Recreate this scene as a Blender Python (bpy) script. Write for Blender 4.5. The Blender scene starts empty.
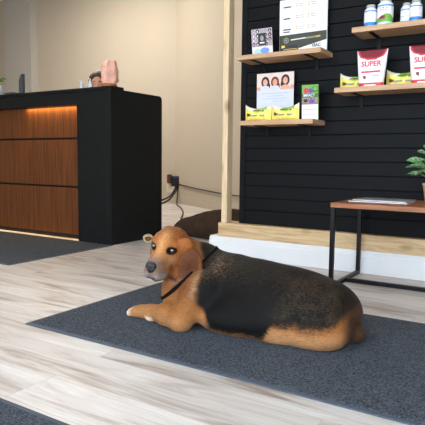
import bpy, bmesh, math, random
import numpy as np
from mathutils import Vector, Matrix, Euler, noise as mnoise

random.seed(4)
PI = math.pi
SC = bpy.context.scene
COL = SC.collection
ID = Matrix.Identity(4)
W = {}


def lin(c):
    c = c / 255.0
    return c / 12.92 if c <= 0.04045 else ((c + 0.055) / 1.055) ** 2.4


def srgb(r, g, b):
    return (lin(r), lin(g), lin(b), 1.0)


# ------------------------------------------------------------------ materials
def new_mat(name):
    m = bpy.data.materials.new(name)
    m.use_nodes = True
    nt = m.node_tree
    return m, nt, nt.nodes['Principled BSDF']


def plain(name, rgb, rough=0.5, metal=0.0, spec=0.5, var=0.06, scale=40, bump=0.0, bscale=200, coat=0.0, trans=0.0, sss=0.0):
    """paint, plastic, paper or metal with a little procedural variation"""
    m, nt, b = new_mat(name)
    c = srgb(*rgb)
    tc = nt.nodes.new('ShaderNodeTexCoord')
    n = nt.nodes.new('ShaderNodeTexNoise')
    n.inputs['Scale'].default_value = scale
    n.inputs['Detail'].default_value = 3
    nt.links.new(tc.outputs['Object'], n.inputs['Vector'])
    r = nt.nodes.new('ShaderNodeValToRGB')
    r.color_ramp.elements[0].position = 0.3
    r.color_ramp.elements[1].position = 0.7
    r.color_ramp.elements[0].color = tuple(x * (1 - var) for x in c[:3]) + (1,)
    r.color_ramp.elements[1].color = tuple(min(1, x * (1 + var)) for x in c[:3]) + (1,)
    nt.links.new(n.outputs['Fac'], r.inputs['Fac'])
    nt.links.new(r.outputs['Color'], b.inputs['Base Color'])
    b.inputs['Roughness'].default_value = rough
    b.inputs['Metallic'].default_value = metal
    b.inputs['Specular IOR Level'].default_value = spec
    b.inputs['Coat Weight'].default_value = coat
    b.inputs['Transmission Weight'].default_value = trans
    if sss:
        b.inputs['Subsurface Weight'].default_value = sss
        b.inputs['Subsurface Radius'].default_value = (0.03, 0.012, 0.008)
    if bump:
        n2 = nt.nodes.new('ShaderNodeTexNoise')
        n2.inputs['Scale'].default_value = bscale
        n2.inputs['Detail'].default_value = 4
        nt.links.new(tc.outputs['Object'], n2.inputs['Vector'])
        bp = nt.nodes.new('ShaderNodeBump')
        bp.inputs['Strength'].default_value = bump
        bp.inputs['Distance'].default_value = 0.01
        nt.links.new(n2.outputs['Fac'], bp.inputs['Height'])
        nt.links.new(bp.outputs['Normal'], b.inputs['Normal'])
    return m


def wood(name, stops, axis='x', stretch=14, scale=5.0, rough=0.5, knots=0.0, spec=0.4, bump=0.1):
    """wood: noise stretched along the grain axis, stops = [(pos, rgb)...]"""
    m, nt, b = new_mat(name)
    tc = nt.nodes.new('ShaderNodeTexCoord')
    mp = nt.nodes.new('ShaderNodeMapping')
    s = [stretch, stretch, stretch]
    s['xyz'.index(axis)] = 1.0
    mp.inputs['Scale'].default_value = s
    nt.links.new(tc.outputs['Object'], mp.inputs['Vector'])
    n = nt.nodes.new('ShaderNodeTexNoise')
    n.inputs['Scale'].default_value = scale
    n.inputs['Detail'].default_value = 7
    n.inputs['Roughness'].default_value = 0.62
    n.inputs['Distortion'].default_value = 0.6
    nt.links.new(mp.outputs['Vector'], n.inputs['Vector'])
    r = nt.nodes.new('ShaderNodeValToRGB')
    els = r.color_ramp.elements
    while len(els) < len(stops):
        els.new(0.5)
    for e, (p, c) in zip(els, stops):
        e.position = p
        e.color = srgb(*c)
    nt.links.new(n.outputs['Fac'], r.inputs['Fac'])
    out = r.outputs['Color']
    if knots:
        mp2 = nt.nodes.new('ShaderNodeMapping')
        s2 = [9.0, 9.0, 9.0]
        s2['xyz'.index(axis)] = 4.0
        mp2.inputs['Scale'].default_value = s2
        nt.links.new(tc.outputs['Object'], mp2.inputs['Vector'])
        v = nt.nodes.new('ShaderNodeTexVoronoi')
        v.inputs['Scale'].default_value = 1.1
        nt.links.new(mp2.outputs['Vector'], v.inputs['Vector'])
        kr = nt.nodes.new('ShaderNodeValToRGB')
        kr.color_ramp.elements[0].position = 0.10
        kr.color_ramp.elements[0].color = (1, 1, 1, 1)
        kr.color_ramp.elements[1].position = 0.27
        kr.color_ramp.elements[1].color = (0, 0, 0, 1)
        nt.links.new(v.outputs['Distance'], kr.inputs['Fac'])
        mu = nt.nodes.new('ShaderNodeMath')
        mu.operation = 'MULTIPLY'
        mu.inputs[1].default_value = knots
        nt.links.new(kr.outputs['Color'], mu.inputs[0])
        mx = nt.nodes.new('ShaderNodeMix')
        mx.data_type = 'RGBA'
        nt.links.new(mu.outputs[0], mx.inputs['Factor'])
        nt.links.new(out, mx.inputs[6])
        mx.inputs[7].default_value = srgb(120, 82, 48)
        out = mx.outputs[2]
    nt.links.new(out, b.inputs['Base Color'])
    b.inputs['Roughness'].default_value = rough
    b.inputs['Specular IOR Level'].default_value = spec
    bp = nt.nodes.new('ShaderNodeBump')
    bp.inputs['Strength'].default_value = bump
    bp.inputs['Distance'].default_value = 0.004
    nt.links.new(n.outputs['Fac'], bp.inputs['Height'])
    nt.links.new(bp.outputs['Normal'], b.inputs['Normal'])
    return m


def glow(name, rgb, strength):
    m, nt, b = new_mat(name)
    b.inputs['Base Color'].default_value = srgb(*rgb)
    b.inputs['Emission Color'].default_value = srgb(*rgb)
    b.inputs['Emission Strength'].default_value = strength
    return m


def floor_material():
    m, nt, b = new_mat('pale_plank_floor')
    N, L = nt.nodes, nt.links
    tc = N.new('ShaderNodeTexCoord')
    br = N.new('ShaderNodeTexBrick')
    br.offset = 0.37
    br.inputs['Scale'].default_value = 1.0
    br.inputs['Brick Width'].default_value = 1.22
    br.inputs['Row Height'].default_value = 0.178
    br.inputs['Mortar Size'].default_value = 0.0011
    br.inputs['Mortar Smooth'].default_value = 0.2
    br.inputs['Color1'].default_value = (0, 0, 0, 1)
    br.inputs['Color2'].default_value = (1, 1, 1, 1)
    br.inputs['Mortar'].default_value = (0.5, 0.5, 0.5, 1)
    L.new(tc.outputs['Object'], br.inputs['Vector'])
    # every plank gets its own stretch of grain
    off = N.new('ShaderNodeVectorMath')
    off.operation = 'MULTIPLY_ADD'
    L.new(br.outputs['Color'], off.inputs[0])
    off.inputs[1].default_value = (7.0, 3.0, 5.0)
    L.new(tc.outputs['Object'], off.inputs[2])

    def noise(sx, sy, scale, detail, dist=0.4):
        mp = N.new('ShaderNodeMapping')
        mp.inputs['Scale'].default_value = (sx, sy, 1)
        L.new(off.outputs[0], mp.inputs['Vector'])
        n = N.new('ShaderNodeTexNoise')
        n.inputs['Scale'].default_value = scale
        n.inputs['Detail'].default_value = detail
        n.inputs['Roughness'].default_value = 0.6
        n.inputs['Distortion'].default_value = dist
        L.new(mp.outputs['Vector'], n.inputs['Vector'])
        return n

    big = noise(1.0, 7.0, 1.7, 5, 1.0)
    fine = noise(1.0, 26.0, 5.0, 6)
    r1 = N.new('ShaderNodeValToRGB')
    e = r1.color_ramp.elements
    e[0].position, e[0].color = 0.30, srgb(158, 143, 134)
    e[1].position, e[1].color = 0.66, srgb(224, 222, 221)
    x = e.new(0.47)
    x.color = srgb(207, 200, 196)
    L.new(big.outputs['Fac'], r1.inputs['Fac'])
    r2 = N.new('ShaderNodeValToRGB')
    r2.color_ramp.elements[0].position, r2.color_ramp.elements[0].color = 0.34, (0.74, 0.70, 0.67, 1)
    r2.color_ramp.elements[1].position, r2.color_ramp.elements[1].color = 0.62, (1, 1, 1, 1)
    L.new(fine.outputs['Fac'], r2.inputs['Fac'])
    mul = N.new('ShaderNodeMix')
    mul.data_type, mul.blend_type = 'RGBA', 'MULTIPLY'
    mul.inputs['Factor'].default_value = 0.5
    L.new(r1.outputs['Color'], mul.inputs[6])
    L.new(r2.outputs['Color'], mul.inputs[7])
    # plank to plank tone
    sep = N.new('ShaderNodeSeparateColor')
    L.new(br.outputs['Color'], sep.inputs[0])
    mr = N.new('ShaderNodeMapRange')
    mr.inputs['To Min'].default_value = 0.92
    mr.inputs['To Max'].default_value = 1.06
    L.new(sep.outputs[0], mr.inputs['Value'])
    m2 = N.new('ShaderNodeMix')
    m2.data_type, m2.blend_type = 'RGBA', 'MULTIPLY'
    m2.inputs['Factor'].default_value = 1.0
    L.new(mul.outputs[2], m2.inputs[6])
    cc = N.new('ShaderNodeCombineColor')
    for i in range(3):
        L.new(mr.outputs[0], cc.inputs[i])
    L.new(cc.outputs[0], m2.inputs[7])
    # seams
    m3 = N.new('ShaderNodeMix')
    m3.data_type = 'RGBA'
    L.new(br.outputs['Fac'], m3.inputs['Factor'])
    L.new(m2.outputs[2], m3.inputs[6])
    m3.inputs[7].default_value = srgb(186, 172, 162)
    L.new(m3.outputs[2], b.inputs['Base Color'])
    b.inputs['Roughness'].default_value = 0.46
    b.inputs['Specular IOR Level'].default_value = 0.45
    bp = N.new('ShaderNodeBump')
    bp.inputs['Strength'].default_value = 0.08
    bp.inputs['Distance'].default_value = 0.003
    L.new(fine.outputs['Fac'], bp.inputs['Height'])
    L.new(bp.outputs['Normal'], b.inputs['Normal'])
    return m


def mat_pile_material():
    m, nt, b = new_mat('charcoal_ribbed_carpet')
    N, L = nt.nodes, nt.links
    tc = N.new('ShaderNodeTexCoord')
    n = N.new('ShaderNodeTexNoise')
    n.inputs['Scale'].default_value = 190
    n.inputs['Detail'].default_value = 3
    n.inputs['Roughness'].default_value = 0.8
    L.new(tc.outputs['Object'], n.inputs['Vector'])
    r = N.new('ShaderNodeValToRGB')
    e = r.color_ramp.elements
    e[0].position, e[0].color = 0.36, srgb(30, 34, 40)
    e[1].position, e[1].color = 0.68, srgb(112, 121, 134)
    L.new(n.outputs['Fac'], r.inputs['Fac'])
    w = N.new('ShaderNodeTexWave')
    w.bands_direction = 'Y'
    w.inputs['Scale'].default_value = 42
    w.inputs['Distortion'].default_value = 1.5
    w.inputs['Detail Scale'].default_value = 6
    L.new(tc.outputs['Object'], w.inputs['Vector'])
    mx = N.new('ShaderNodeMix')
    mx.data_type, mx.blend_type = 'RGBA', 'MULTIPLY'
    mx.inputs['Factor'].default_value = 0.35
    L.new(r.outputs['Color'], mx.inputs[6])
    L.new(w.outputs['Color'], mx.inputs[7])
    L.new(mx.outputs[2], b.inputs['Base Color'])
    b.inputs['Roughness'].default_value = 0.95
    b.inputs['Specular IOR Level'].default_value = 0.15
    bp = N.new('ShaderNodeBump')
    bp.inputs['Strength'].default_value = 0.7
    bp.inputs['Distance'].default_value = 0.004
    L.new(n.outputs['Fac'], bp.inputs['Height'])
    L.new(bp.outputs['Normal'], b.inputs['Normal'])
    return m


def fur_material(name='short_fur'):
    """reads the coat's colour patches, adds hair streaks along the coat's lie"""
    m, nt, b = new_mat(name)
    N, L = nt.nodes, nt.links
    at = N.new('ShaderNodeAttribute')
    at.attribute_name = 'coat'
    fl = N.new('ShaderNodeAttribute')
    fl.attribute_name = 'lie'
    n = N.new('ShaderNodeTexNoise')
    n.inputs['Scale'].default_value = 1.0
    n.inputs['Detail'].default_value = 4
    n.inputs['Roughness'].default_value = 0.7
    L.new(fl.outputs['Vector'], n.inputs['Vector'])
    mr = N.new('ShaderNodeMapRange')
    mr.inputs['From Min'].default_value = 0.3
    mr.inputs['From Max'].default_value = 0.7
    mr.inputs['To Min'].default_value = 0.72
    mr.inputs['To Max'].default_value = 1.28
    L.new(n.outputs['Fac'], mr.inputs['Value'])
    vm = N.new('ShaderNodeVectorMath')
    vm.operation = 'SCALE'
    L.new(at.outputs['Color'], vm.inputs[0])
    L.new(mr.outputs[0], vm.inputs['Scale'])
    L.new(vm.outputs[0], b.inputs['Base Color'])
    b.inputs['Roughness'].default_value = 0.6
    b.inputs['Specular IOR Level'].default_value = 0.14
    b.inputs['Sheen Weight'].default_value = 0.03
    b.inputs['Sheen Roughness'].default_value = 0.4
    bp = N.new('ShaderNodeBump')
    bp.inputs['Strength'].default_value = 0.55
    bp.inputs['Distance'].default_value = 0.005
    L.new(n.outputs['Fac'], bp.inputs['Height'])
    L.new(bp.outputs['Normal'], b.inputs['Normal'])
    return m


M = dict(
    floor=floor_material(),
    pile=mat_pile_material(),
    mat_edge=plain('rubber_mat_edge', (72, 82, 94), 0.7, var=0.12, scale=60),
    tan_wall=plain('tan_wall_paint', (190, 179, 162), 0.85, var=0.02, scale=2, bump=0.04, bscale=150, spec=0.2),
    wall_window_lit=plain('wall_paint_window_lit', (180, 176, 168), 0.85, var=0.02, scale=2, spec=0.2),  # greyer tone stands in for window light on the pier's front face
    ceiling=plain('ceiling_white', (228, 222, 212), 0.9, var=0.02, scale=3, spec=0.1),
    shiplap=plain('black_shiplap_paint', (15, 16, 18), 0.55, var=0.12, scale=9, bump=0.05, bscale=60, spec=0.12),
    white_trim=plain('white_trim_paint', (226, 228, 230), 0.42, var=0.015, scale=12),
    pine=wood('raw_pine', [(0.25, (170, 134, 92)), (0.5, (206, 176, 134)), (0.75, (224, 198, 158))], 'x', 12, 4, 0.6, knots=0.75),
    pine_post=wood('raw_pine_stud', [(0.25, (196, 163, 122)), (0.5, (224, 198, 160)), (0.75, (238, 218, 184))], 'z', 14, 4, 0.6, knots=0.6),
    shelf_wood=wood('shelf_pine', [(0.25, (164, 124, 90)), (0.5, (192, 152, 116)), (0.75, (208, 172, 138))], 'x', 16, 4, 0.5),
    walnut=wood('walnut_veneer', [(0.25, (72, 40, 22)), (0.42, (92, 52, 28)), (0.58, (112, 66, 36)), (0.78, (130, 80, 46))], 'z', 34, 2.6, 0.45, spec=0.2, bump=0.04),
    table_wood=wood('table_walnut', [(0.25, (120, 70, 42)), (0.5, (156, 98, 62)), (0.75, (178, 120, 80))], 'x', 12, 4, 0.4),
    lamp_wood=wood('lamp_base_wood', [(0.3, (120, 70, 30)), (0.7, (176, 112, 58))], 'x', 8, 8, 0.4),
    desk_black=plain('desk_black_laminate', (26, 28, 28), 0.5, var=0.10, scale=14, bump=0.03, bscale=80, spec=0.15),
    metal_black=plain('black_powder_coat', (15, 16, 19), 0.42, spec=0.25, var=0.08, scale=60),
    bracket=plain('black_bracket_steel', (9, 9, 10), 0.5, spec=0.2),
    led=glow('warm_led', (255, 186, 80), 2.0),
    paper=plain('white_paper', (236, 234, 238), 0.6, var=0.01),
    lilac=plain('pale_lilac_paper', (214, 216, 236), 0.6, var=0.01),
    lilac_text=plain('pale_blue_print', (178, 190, 220), 0.6, var=0.02),
    ink=plain('black_ink', (40, 40, 42), 0.6),
    grey_ink=plain('grey_ink', (150, 150, 154), 0.6),
    gold_ink=plain('gold_ink', (214, 178, 92), 0.6),
    olive=plain('dark_olive_print', (62, 64, 52), 0.6, var=0.05),
    olive_light=plain('pale_olive_print', (140, 142, 122), 0.6),
    navy=plain('dark_navy_print', (36, 42, 58), 0.5),
    yellow_ink=plain('yellow_print', (238, 208, 60), 0.55),
    acrylic=plain('acrylic_edge', (196, 212, 206), 0.15, spec=0.6),
    rose=plain('rose_grey_print', (196, 176, 184), 0.6, var=0.25, scale=240),
    aqua=plain('aqua_print', (176, 220, 216), 0.6),
    blue_ink=plain('blue_print', (120, 158, 226), 0.6),
    strong_blue=plain('strong_blue_print', (40, 132, 210), 0.5),
    skin=plain('printed_skin', (226, 166, 136), 0.6),
    sunset=plain('printed_sunset', (238, 214, 204), 0.6, var=0.06, scale=30),
    hair_dark=plain('printed_dark_hair', (52, 34, 30), 0.6),
    hair_red=plain('printed_red_hair', (128, 46, 36), 0.6),
    green=plain('green_print', (108, 168, 62), 0.5),
    deep_green=plain('deep_green_print', (62, 104, 44), 0.5),
    red=plain('red_print', (206, 52, 66), 0.5),
    dark_red=plain('dark_red_print', (122, 18, 36), 0.45, var=0.12),
    purple=plain('purple_print', (96, 80, 176), 0.6),
    photo_mix=plain('printed_photo', (150, 124, 118), 0.6, var=0.7, scale=120),
    bag_yellow=plain('yellow_bag_film', (240, 226, 108), 0.35, var=0.10, scale=40, bump=0.25, bscale=60),
    bag_white=plain('pale_bag_film', (232, 230, 206), 0.35, bump=0.25, bscale=60),
    bag_green=plain('green_bag_film', (152, 186, 70), 0.35, bump=0.25, bscale=60),
    bag_brown=plain('brown_bag_print', (98, 62, 36), 0.4),
    pouch_white=plain('white_pouch_film', (238, 236, 242), 0.35, var=0.02, bump=0.12, bscale=30),
    bottle=plain('white_bottle_plastic', (234, 236, 238), 0.3, var=0.01),
    cap_grey=plain('grey_bottle_cap', (168, 166, 166), 0.4),
    salt=plain('pink_salt_crystal', (236, 180, 160), 0.5, var=0.2, scale=18, bump=0.5, bscale=30, sss=0.35),
    slate=plain('slate_grey_plastic', (70, 74, 78), 0.45),
    pale_blue=plain('pale_blue_ceramic', (176, 194, 206), 0.3),
    clear_bottle=plain('frosted_bottle', (196, 206, 216), 0.2, spec=0.6),
    pump_white=plain('white_pump', (230, 232, 236), 0.3),
    leaf=None, leaf_dark=plain('strap_leaf', (66, 104, 40), 0.4, var=0.2, scale=30),
    stem=plain('plant_stem', (92, 124, 54), 0.5),
    stem_brown=plain('brown_stalk', (150, 96, 70), 0.5),
    terracotta=plain('beige_pot', (206, 180, 150), 0.7, var=0.05, bump=0.1, bscale=80),
    soil=plain('potting_soil', (52, 38, 28), 0.95, var=0.4, scale=160, bump=0.8),
    bed=plain('dark_brown_plush', (58, 44, 34), 0.95, var=0.25, scale=18, bump=0.6, bscale=110, spec=0.1),
    bone=plain('bone_white', (206, 190, 156), 0.6, var=0.10, scale=60),
    marrow=plain('brown_filling', (126, 86, 46), 0.8, var=0.3, scale=160, bump=0.4),
    plate=plain('outlet_plate', (214, 204, 186), 0.4),
    plug_black=plain('black_plug', (22, 22, 24), 0.45),
    plug_blue=plain('blue_plug_label', (44, 62, 130), 0.45),
    plug_maroon=plain('maroon_adapter', (84, 44, 40), 0.45),
    cable=plain('black_cable', (20, 20, 21), 0.5),
    webbing=plain('collar_webbing', (13, 12, 12), 0.8, bump=0.3, bscale=300, spec=0.1),
    eye=plain('dog_eye', (30, 17, 10), 0.06, var=0.3, scale=60, coat=1.0, spec=0.8),
    nose=plain('dog_nose', (38, 38, 43), 0.38, var=0.1, scale=200, bump=0.5, bscale=420, spec=0.6),
    human_skin=plain('skin', (206, 150, 118), 0.5, sss=0.08),
    human_hair=plain('dark_brown_hair', (42, 28, 21), 0.5, var=0.3, scale=60, bump=0.5, bscale=120),
    shirt=plain('dark_shirt', (44, 48, 56), 0.85, bump=0.2),
    trousers=plain('dark_trousers', (34, 34, 38), 0.85, bump=0.2),
    eye_white=plain('eye_white', (224, 220, 214), 0.25),
    mag_cover=plain('magazine_cover', (150, 148, 152), 0.35, var=0.25, scale=14),
    lips=plain('lips', (168, 92, 84), 0.5),
)


def leaf_material():
    m, nt, b = new_mat('variegated_leaf')
    N, L = nt.nodes, nt.links
    tc = N.new('ShaderNodeTexCoord')
    n = N.new('ShaderNodeTexNoise')
    n.inputs['Scale'].default_value = 70
    n.inputs['Detail'].default_value = 2
    L.new(tc.outputs['Object'], n.inputs['Vector'])
    r = N.new('ShaderNodeValToRGB')
    e = r.color_ramp.elements
    e[0].position, e[0].color = 0.40, srgb(52, 122, 44)
    e[1].position, e[1].color = 0.58, srgb(158, 200, 150)
    L.new(n.outputs['Fac'], r.inputs['Fac'])
    L.new(r.outputs['Color'], b.inputs['Base Color'])
    b.inputs['Roughness'].default_value = 0.38
    return m


M['leaf'] = leaf_material()


# ------------------------------------------------------------------ mesh helpers
class MB:
    """collects shapes into ONE mesh; add(..., mi) gives a material slot"""

    def __init__(self):
        self.bm = bmesh.new()

    def _set(self, verts, mi):
        fs = set()
        for v in verts:
            fs.update(v.link_faces)
        for f in fs:
            f.material_index = mi
        return fs

    def box(self, lo, hi, mi=0, bevel=0.0, seg=2, mat=None):
        x0, y0, z0 = lo
        x1, y1, z1 = hi
        mm = Matrix.Translation(((x0 + x1) / 2, (y0 + y1) / 2, (z0 + z1) / 2)) @ Matrix.Diagonal((x1 - x0, y1 - y0, z1 - z0, 1))
        r = bmesh.ops.create_cube(self.bm, size=1.0, matrix=(mat @ mm) if mat else mm)
        vs = r['verts']
        self._set(vs, mi)
        if bevel:
            es = set()
            for v in vs:
                es.update(v.link_edges)
            bmesh.ops.bevel(self.bm, geom=list(es), offset=bevel, segments=seg, affect='EDGES', profile=0.5, clamp_overlap=True, material=-1)
        return self

    def poly(self, pts, mi=0):
        vs = [self.bm.verts.new(p) for p in pts]
        f = self.bm.faces.new(vs)
        f.material_index = mi
        return self

    def prism(self, pts2, y0, y1, mi=0, plane='xz', bevel=0.0):
        """extrude a 2D outline; plane 'xz' extrudes along y, 'xy' along z, 'yz' along x"""
        def P(a, b, c):
            return {'xz': (a, c, b), 'xy': (a, b, c), 'yz': (c, a, b)}[plane]
        A = [self.bm.verts.new(P(a, b, y0)) for a, b in pts2]
        B = [self.bm.verts.new(P(a, b, y1)) for a, b in pts2]
        fs = [self.bm.faces.new(A), self.bm.faces.new(list(reversed(B)))]
        n = len(A)
        for i in range(n):
            fs.append(self.bm.faces.new((A[i], B[i], B[(i + 1) % n], A[(i + 1) % n])))
        for f in fs:
            f.material_index = mi
        bmesh.ops.recalc_face_normals(self.bm, faces=fs)
        if bevel:
            es = set()
            for f in fs:
                es.update(f.edges)
            bmesh.ops.bevel(self.bm, geom=list(es), offset=bevel, segments=2, affect='EDGES', clamp_overlap=True, material=-1)
        return self

    def lathe(self, prof, cx=0, cy=0, seg=28, mi=0, mis=None):
        rings = []
        for r, z in prof:
            rings.append([self.bm.verts.new((cx + r * math.cos(2 * PI * k / seg), cy + r * math.sin(2 * PI * k / seg), z)) for k in range(seg)])
        fs = []
        for i in range(len(rings) - 1):
            for k in range(seg):
                f = self.bm.faces.new((rings[i][k], rings[i][(k + 1) % seg], rings[i + 1][(k + 1) % seg], rings[i + 1][k]))
                f.material_index = mis[i] if mis else mi
                f.smooth = True
                fs.append(f)
        for ring, rev in ((rings[0], True), (rings[-1], False)):
            f = self.bm.faces.new(list(reversed(ring)) if rev else ring)
            f.material_index = mi if not mis else mis[0 if rev else -1]
            fs.append(f)
        return self

    def tube(self, pts, rad, seg=8, mi=0, rads=None):
        pts = [Vector(p) for p in pts]
        rings = []
        n = len(pts)
        up = Vector((0.123, 0.31, 0.94)).normalized()
        for i, p in enumerate(pts):
            t = (pts[min(i + 1, n - 1)] - pts[max(i - 1, 0)]).normalized()
            a = t.cross(up)
            if a.length < 1e-4:
                a = t.cross(Vector((1, 0, 0)))
            a.normalize()
            b = t.cross(a).normalized()
            rr = rads[i] if rads else rad
            rings.append([self.bm.verts.new(p + rr * (math.cos(2 * PI * k / seg) * a + math.sin(2 * PI * k / seg) * b)) for k in range(seg)])
        for i in range(n - 1):
            for k in range(seg):
                f = self.bm.faces.new((rings[i][k], rings[i + 1][k], rings[i + 1][(k + 1) % seg], rings[i][(k + 1) % seg]))
                f.material_index = mi
                f.smooth = True
        self.bm.faces.new(rings[0]).material_index = mi
        self.bm.faces.new(list(reversed(rings[-1]))).material_index = mi
        return self

    def ball(self, c, r, mi=0, seg=20, rot=None):
        if not hasattr(r, '__len__'):
            r = (r, r, r)
        mm = Matrix.Translation(c) @ (rot.to_4x4() if rot else ID) @ Matrix.Diagonal((r[0], r[1], r[2], 1))
        res = bmesh.ops.create_uvsphere(self.bm, u_segments=seg, v_segments=max(8, seg // 2 + 2), radius=1.0, matrix=mm)
        for f in self._set(res['verts'], mi):
            f.smooth = True
        return self

    def rect(self, x0, z0, x1, z1, y, mi=0, slant=0.0):
        return self.poly([(x0, y, z0), (x1, y, z0 + slant), (x1, y, z1 + slant), (x0, y, z1)], mi)

    def disc(self, cx, cz, rx, rz, y, mi=0, n=20):
        return self.poly([(cx + rx * math.cos(2 * PI * k / n), y, cz + rz * math.sin(2 * PI * k / n)) for k in range(n)], mi)

    def build(self, name, mats, parent=None, world=True, smooth=None):
        me = bpy.data.meshes.new(name)
        bmesh.ops.recalc_face_normals(self.bm, faces=[f for f in self.bm.faces if len(f.link_faces if hasattr(f, 'link_faces') else []) >= 0]) if False else None
        self.bm.to_mesh(me)
        self.bm.free()
        return link_mesh(name, me, mats, parent, world, smooth)


def link_mesh(name, me, mats, parent=None, world=True, smooth=None):
    if not isinstance(mats, (list, tuple)):
        mats = [mats]
    for m in mats:
        me.materials.append(M[m] if isinstance(m, str) else m)
    if smooth is not None:
        for p in me.polygons:
            p.use_smooth = smooth
    o = bpy.data.objects.new(name, me)
    COL.objects.link(o)
    if parent is not None:
        pw = W.get(parent.name, ID)
        if world:
            me.transform(pw.inverted())
        o.parent = parent
        W[o.name] = pw
    else:
        W[o.name] = ID
    return o


def tag(o, label=None, cat=None, group=None, kind=None):
    for k, v in (('label', label), ('category', cat), ('group', group), ('kind', kind)):
        if v:
            o[k] = v
    return o


def thing(name, label, cat, loc=(0, 0, 0), rot=(0, 0, 0), group=None):
    o = bpy.data.objects.new(name, None)
    o.empty_display_size = 0.05
    COL.objects.link(o)
    o.location = loc
    o.rotation_euler = rot
    W[o.name] = Matrix.Translation(loc) @ Euler(rot).to_matrix().to_4x4()
    return tag(o, label, cat, group)


def dup(root, label, loc, rot=None, group=None):
    def rec(o, parent):
        c = o.copy()
        COL.objects.link(c)
        if parent is not None:
            c.parent = parent
        for ch in [k for k in COL.objects if k.parent == o]:
            rec(ch, c)
        return c
    r = rec(root, None)
    r.location = loc
    if rot is not None:
        r.rotation_euler = rot
    r['label'] = label
    if group:
        r['group'] = group
    return r


def text(body, size, x, y, z, mat, parent, name='lettering', align='CENTER', rotx=PI / 2, offset=0.0, stretch=1.0):
    cu = bpy.data.curves.new(name, 'FONT')
    cu.body = body
    cu.size = size
    cu.align_x = align
    cu.align_y = 'CENTER'
    cu.extrude = 0.0002
    cu.offset = offset
    cu.materials.append(M[mat])
    tmp = bpy.data.objects.new('tmp_text', cu)
    me = bpy.data.meshes.new_from_object(tmp)
    bpy.data.objects.remove(tmp)
    me.transform(Matrix.Translation((x, y, z)) @ Euler((rotx, 0, 0)).to_matrix().to_4x4() @ Matrix.Diagonal((stretch, 1, 1, 1)))
    o = bpy.data.objects.new(name, me)
    COL.objects.link(o)
    if not me.materials:
        me.materials.append(M[mat])
    o.parent = parent
    return o


# ------------------------------------------------------------------ setting
tag(MB().box((-9.2, -1.6, -0.08), (2.6, 7.6, 0)).build('floor', 'floor'), kind='structure')
tag(MB().box((-9.2, -1.6, 3.4), (2.6, 7.6, 3.5)).build('ceiling', 'ceiling'), kind='structure')
tag(MB().box((-9.2, 6.36, 0), (-4.67, 6.48, 3.4)).build('wall_back', 'tan_wall'), kind='structure')
tag(MB().box((-9.32, -1.6, 0), (-9.2, 6.48, 3.4)).build('wall_left', 'tan_wall'), kind='structure')
b = MB()
b.box((-9.2, -1.72, 0), (-3.0, -1.6, 3.4))
b.box((-3.0, -1.72, 2.9), (2.6, -1.6, 3.4))
b.box((-3.0, -1.72, 0), (2.6, -1.6, 0.12))
tag(b.build('wall_unseen_front', 'tan_wall'), kind='structure')  # unseen front wall, added to limit the daylight coming in
tag(MB().box((2.6, -1.6, 0), (2.72, 3.4, 3.4)).build('wall_side', 'tan_wall'), kind='structure')
tag(MB().box((-8.30, 6.22, 0), (-7.60, 6.36, 3.4)).build('wall_pier', 'wall_window_lit'), kind='structure')
# the wall that turns towards the room behind the partition
wd = Vector((-3.151 + 4.673, 5.485 - 6.362, 0)).normalized()
wn = Vector((wd.y, -wd.x, 0))
if wn.y > 0:
    wn = -wn
A = Vector((-4.673, 6.362, 0))


def wall_pt(s, out, z):
    p = A + wd * s + wn * out
    return (p.x, p.y, z)


def slab(s0, s1, o0, o1, z0, z1, name, m):
    b = MB()
    p = [wall_pt(s0, o0, 0)[:2], wall_pt(s1, o0, 0)[:2], wall_pt(s1, o1, 0)[:2], wall_pt(s0, o1, 0)[:2]]
    b.prism(p, z0, z1, plane='xy')
    return tag(b.build(name, m), kind='structure')


slab(-0.05, 6.2, -0.12, 0.0, 0, 3.4, 'wall_right', 'tan_wall')
slab(0.0, 3.9, 0.0, 0.018, 0, 0.115, 'baseboard_right', 'tan_wall')
tag(MB().box((-9.2, 6.342, 0), (-4.68, 6.36, 0.115)).build('baseboard_back', 'tan_wall'), kind='structure')

# black shiplap partition
b = MB()
b.box((-1.735, 3.112, 0.225), (2.55, 3.20, 3.4))
z = 0.237
b.box((-1.71, 3.10, 0.226), (2.55, 3.115, 0.3145), bevel=0.003)
z = 0.3195
while z < 3.38:
    b.box((-1.71, 3.10, z), (2.55, 3.115, min(z + 0.0765, 3.39)), bevel=0.0028)
    z += 0.08
b.box((-1.748, 3.094, 0.226), (-1.708, 3.20, 3.4), bevel=0.002)
tag(b.build('wall_front', 'shiplap'), kind='structure')
# bare stud, sill plank and white baseboard of the partition
tag(MB().box((-1.866, 3.062, 0.2235), (-1.824, 3.13, 3.4), bevel=0.003).build('trim_1', 'pine_post'), kind='structure')
tag(MB().box((-1.886, 3.056, 0.131), (2.55, 3.205, 0.2235), bevel=0.004).build('trim_2', 'pine'), kind='structure')
b = MB()
prof = [(3.046, 0), (3.046, 0.098), (3.050, 0.104), (3.050, 0.114), (3.056, 0.122), (3.062, 0.131), (3.205, 0.131), (3.205, 0)]
b.prism(prof, -1.95, 2.55, plane='yz')
tag(b.build('baseboard_front', 'white_trim'), kind='structure')

# ------------------------------------------------------------------ floor mats


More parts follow.
